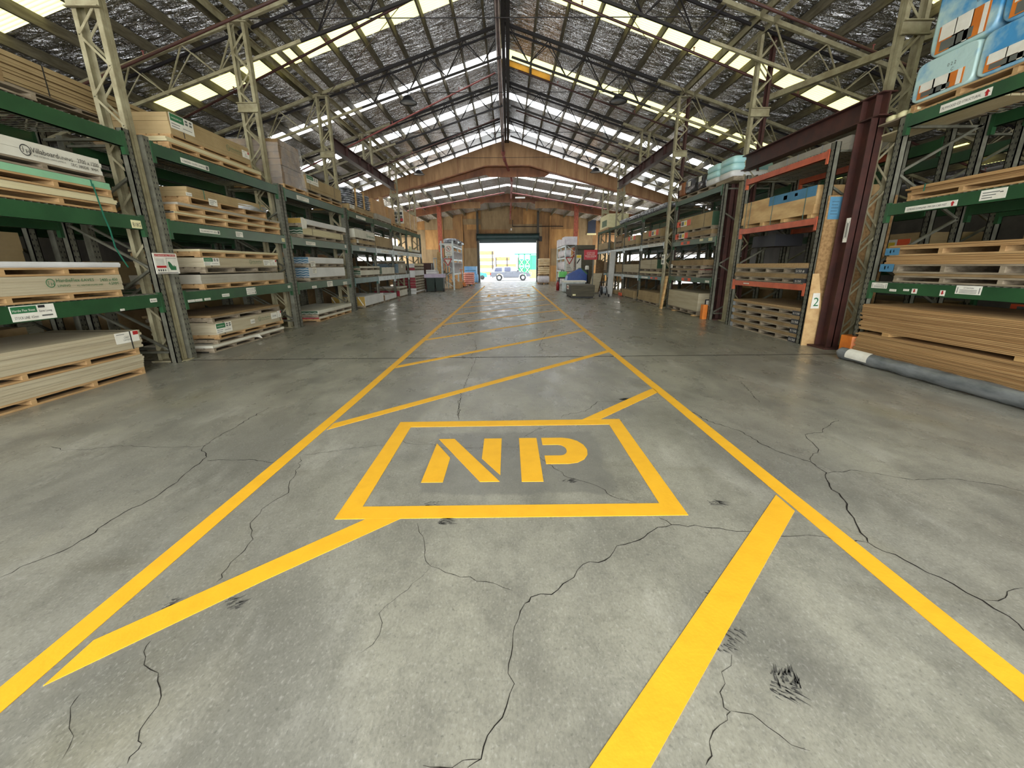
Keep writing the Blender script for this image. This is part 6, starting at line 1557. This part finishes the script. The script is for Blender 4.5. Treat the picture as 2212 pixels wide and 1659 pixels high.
m = MB(); m.prism([(4.42,18.95,0),(4.64,18.85,0),(4.72,18.9,1.93),(4.5,19.0,1.93)],(.03,.06,0)); tag(m.build('door_panel','grey_sheet'),'tall grey door panel leaning at the end of the right racks','panel')
for k in range(3):
    m = MB(); m.box(4.5+.04*k,4.98,20.2,21.0,.0+.12*k,.1+.12*k); tag(m.build('bagged_goods','bag_white'),'pale flat bag on the floor behind the grey door panel','bag','flat bags behind the door panel')

# ------------------------------------------------------------------ yard seen through the door
def yz(y): return -.0-.52*min(1, max(0, (y-37.6)/16))
m = MB()
for ya, yb in ((37.6,40),(40,44),(44,48),(48,53.6),(53.6,140)): m.poly([(-60,ya,yz(ya)),(60,ya,yz(ya)),(60,yb,yz(yb)),(-60,yb,yz(yb))])
m.poly([(13,20,-.02),(60,20,-.02),(60,37.6,-.02),(13,37.6,-.02)])
struct(m.build('yard_ground','yard_ground',origin=(0,60,-.52)))
GY = -.52; TX, TYY = 0.25, 56.0
t = thing('pickup_truck','grey double-cab pickup truck with canopy, parked in the yard','pickup truck',(TX,TYY,GY))
# x to the right is the truck's front
def sx(v): return TX-2.65+v       # v metres from the rear bumper
def side(pts, y0, y1, name, mm):
    m = MB(); m.prism([(sx(x),y0,GY+z) for x,z in pts],(0,y1-y0,0)); return m.build(name,mm,t)
body = [(.05,.55),(.05,1.02),(.3,1.08),(3.7,1.08),(4.1,1.07),(4.95,1.0),(5.2,.88),(5.25,.55),(4.85,.5),(4.78,.72),(4.6,.86),(4.3,.9),(4.0,.86),(3.82,.72),(3.75,.42),(1.75,.42),(1.68,.72),(1.5,.86),(1.2,.9),(.9,.86),(.72,.72),(.65,.5)]
side(body,55.1,56.9,'body','truck_grey')
side([(1.75,1.08),(1.8,1.8),(3.0,1.8),(3.35,1.72),(4.05,1.08)],55.2,56.8,'cab','truck_white')
side([(.2,1.08),(.55,1.75),(1.68,1.78),(1.68,1.08)],55.15,56.85,'canopy','truck_white')
for pts, nm, mm in (([(.62,1.2),(.78,1.62),(1.55,1.65),(1.55,1.2)],'window','glass_dark'),([(1.92,1.2),(1.95,1.68),(2.65,1.68),(2.65,1.2)],'window','glass_dark'),([(2.75,1.2),(2.75,1.68),(3.1,1.66),(3.6,1.2)],'window','glass_light')):
    side(pts,55.09,55.13,nm,mm)
m = MB(); m.box(sx(3.55),sx(3.75),54.95,55.1,GY+1.2,GY+1.32); m.build('mirror','black',t)
m = MB(); m.box(sx(5.18),sx(5.34),55.15,56.85,GY+.5,GY+.78); m.path([(sx(5.3),55.2,GY+.6),(sx(5.42),55.2,GY+1.0),(sx(5.1),55.2,GY+1.1)],.03,8); m.path([(sx(5.42),55.2,GY+1.0),(sx(5.42),56.8,GY+1.0)],.03,8); m.build('bull_bar','truck_white',t)
m = MB(); m.box(sx(0),sx(.1),55.1,56.9,GY+.5,GY+.65); m.build('rear_bumper','rack_white',t)
m = MB(); m.box(sx(.04),sx(.14),55.085,55.2,GY+.75,GY+1.02); m.build('tail_light','tail_red',t)
m = MB(); m.box(sx(1.8),sx(3.7),55.0,55.15,GY+.4,GY+.46); m.build('side_step','black',t)
m = MB(); m.box(sx(2.0),sx(2.12),55.09,55.1,GY+.98,GY+1.02); m.box(sx(2.85),sx(2.97),55.09,55.1,GY+.98,GY+1.02); m.build('door_handle','black',t)
for vx in (1.2,4.29):
    m = MB(); m.lathe([(.26,-.12),(.38,-.1),(.39,0),(.38,.1),(.26,.12)],(sx(vx),55.2,GY+.39),axis=(0,1,0),n=26); w_ = m.build('wheel','tyre',t)
    m = MB(); m.lathe([(.0,-.13),(.1,-.135),(.24,-.115),(.25,-.09)],(sx(vx),55.2,GY+.39),axis=(0,1,0),n=26); m.build('rim','rim',w_)
    m = MB(); m.lathe([(.26,-.12),(.38,-.1),(.39,0),(.38,.1),(.26,.12)],(sx(vx),56.8,GY+.39),axis=(0,1,0),n=26); m.build('wheel','tyre',t)
# teal car, partly hidden by the left jamb
t = thing('teal_car','teal car half hidden by the left door jamb','car',(-4.6,62,GY))
m = MB(); m.prism([(-7,61.2,GY+.3),(-7,61.2,GY+1.35),(-4.9,61.2,GY+1.4),(-4.1,61.2,GY+.98),(-3.2,61.2,GY+.85),(-3.1,61.2,GY+.35)],(0,1.6,0)); m.build('body','teal_car',t)
for xx in (-6.3,-3.75):
    m = MB(); m.lathe([(.0,-.1),(.3,-.1),(.32,0),(.3,.1),(0,.1)],(xx,61.25,GY+.32),axis=(0,1,0),n=22); m.build('wheel','tyre',t)
def timber_rack(x0, x1, y, tiers, lab, mm='side_cladding'):
    t = thing('timber_rack', lab, 'timber rack', ((x0+x1)/2, y, GY)); H_ = tiers[-1]+.5
    n = max(2, int((x1-x0)/2)+1)
    for k in range(n):
        x = x0+(x1-x0)*k/(n-1); m = MB(); m.box(x-.09,x+.09,y-1.0,y-.85,GY,GY+H_)
        for z in tiers: m.box(x-.05,x+.05,y-.9,y+.1,GY+z-.12,GY+z)
        m.build('post_arm', mm, t)
    return t
tr = timber_rack(-5.8,-2.6,72,[.4,1.5,2.6,3.7],'tall outdoor timber rack at the left of the yard')
for k, z in enumerate((.4,1.5,2.6,3.7)):
    m = MB(); m.box(-6,-2.4,71.2,72.2,GY+z,GY+z+.55); tag(m.build('timber_pack','timber_packs'),'pale timber pack on %s tier of the tall left yard rack' % ['the lowest','the second','the third','the top'][k],'timber pack')
tr = timber_rack(-2.2,1.8,78,[.4,1.6,2.8],'outdoor timber rack in the middle of the yard')
for k, (z, x1) in enumerate(((.4,1.8),(1.6,1.4),(2.8,.3))):
    m = MB(); m.box(-2.3,x1,77.2,78.2,GY+z,GY+z+.6); tag(m.build('timber_pack','timber_packs'),'pale timber pack on %s tier of the middle yard rack' % ['the lowest','the second','the top'][k],'timber pack')
t = thing('green_shed','green steel shed frame with crossed braces at the back of the yard','shed',(3.2,82,GY))
m = MB()
for x in (2.0,3.1,4.2,6.5): m.box(x-.1,x+.1,81.9,82.1,GY,GY+4)
m.box(1.2,6.8,81.9,82.1,GY+3.9,GY+4.1); m.build('frame','yard_green',t)
for xa in (2.1,3.2):
    for za in (.5,1.9):
        m = MB(); m.bar((xa,82,GY+za),(xa+.9,82,GY+za+1.2),.12,.1); m.bar((xa+.9,82,GY+za),(xa,82,GY+za+1.2),.12,.1); m.build('cross_brace','plaster_white',t)
        m = MB(); m.box(xa,xa+.9,82.15,82.2,GY+za,GY+za+1.2); m.build('panel','yard_green',t)
m = MB(); m.box(4.3,6.4,82.15,82.2,GY,GY+3.8); m.build('panel','yard_green',t)
m = MB(); m.box(3.3,6.2,66,67,GY,GY+1.25); tag(m.build('yellow_skip','yard_yellow'),'yellow skip in the yard behind the pickup nose','skip bin')
m = MB(); m.box(26,26.3,15,50,-.1,7); struct(m.build('added_backdrop_wall','side_cladding'))  # backdrop added to keep bright sky out of the side doorway glimpses
# glimpses through the right side doorway
t = thing('white_van','white vehicle outside the right side doorway, glimpsed through the racks','van',(17,31,-.02)); m = MB(); m.prism([(15.6,29,.4),(15.6,29,1.0),(16.0,29,1.7),(18,29,1.7),(18.4,29,1.0),(18.4,29,.4)],(0,4.4,0)); m.build('body','rack_white',t)
for yy in (29.9,32.5):
    m = MB(); m.tube((15.55,yy,.34),(15.8,yy,.34),.34,20); m.build('wheel','tyre',t)
m = MB(); m.box(14.5,15.5,26,28,-.02,1.3); tag(m.build('teal_tarp_stack','yard_green'),'teal covered stack outside the right side doorway','stack cover')
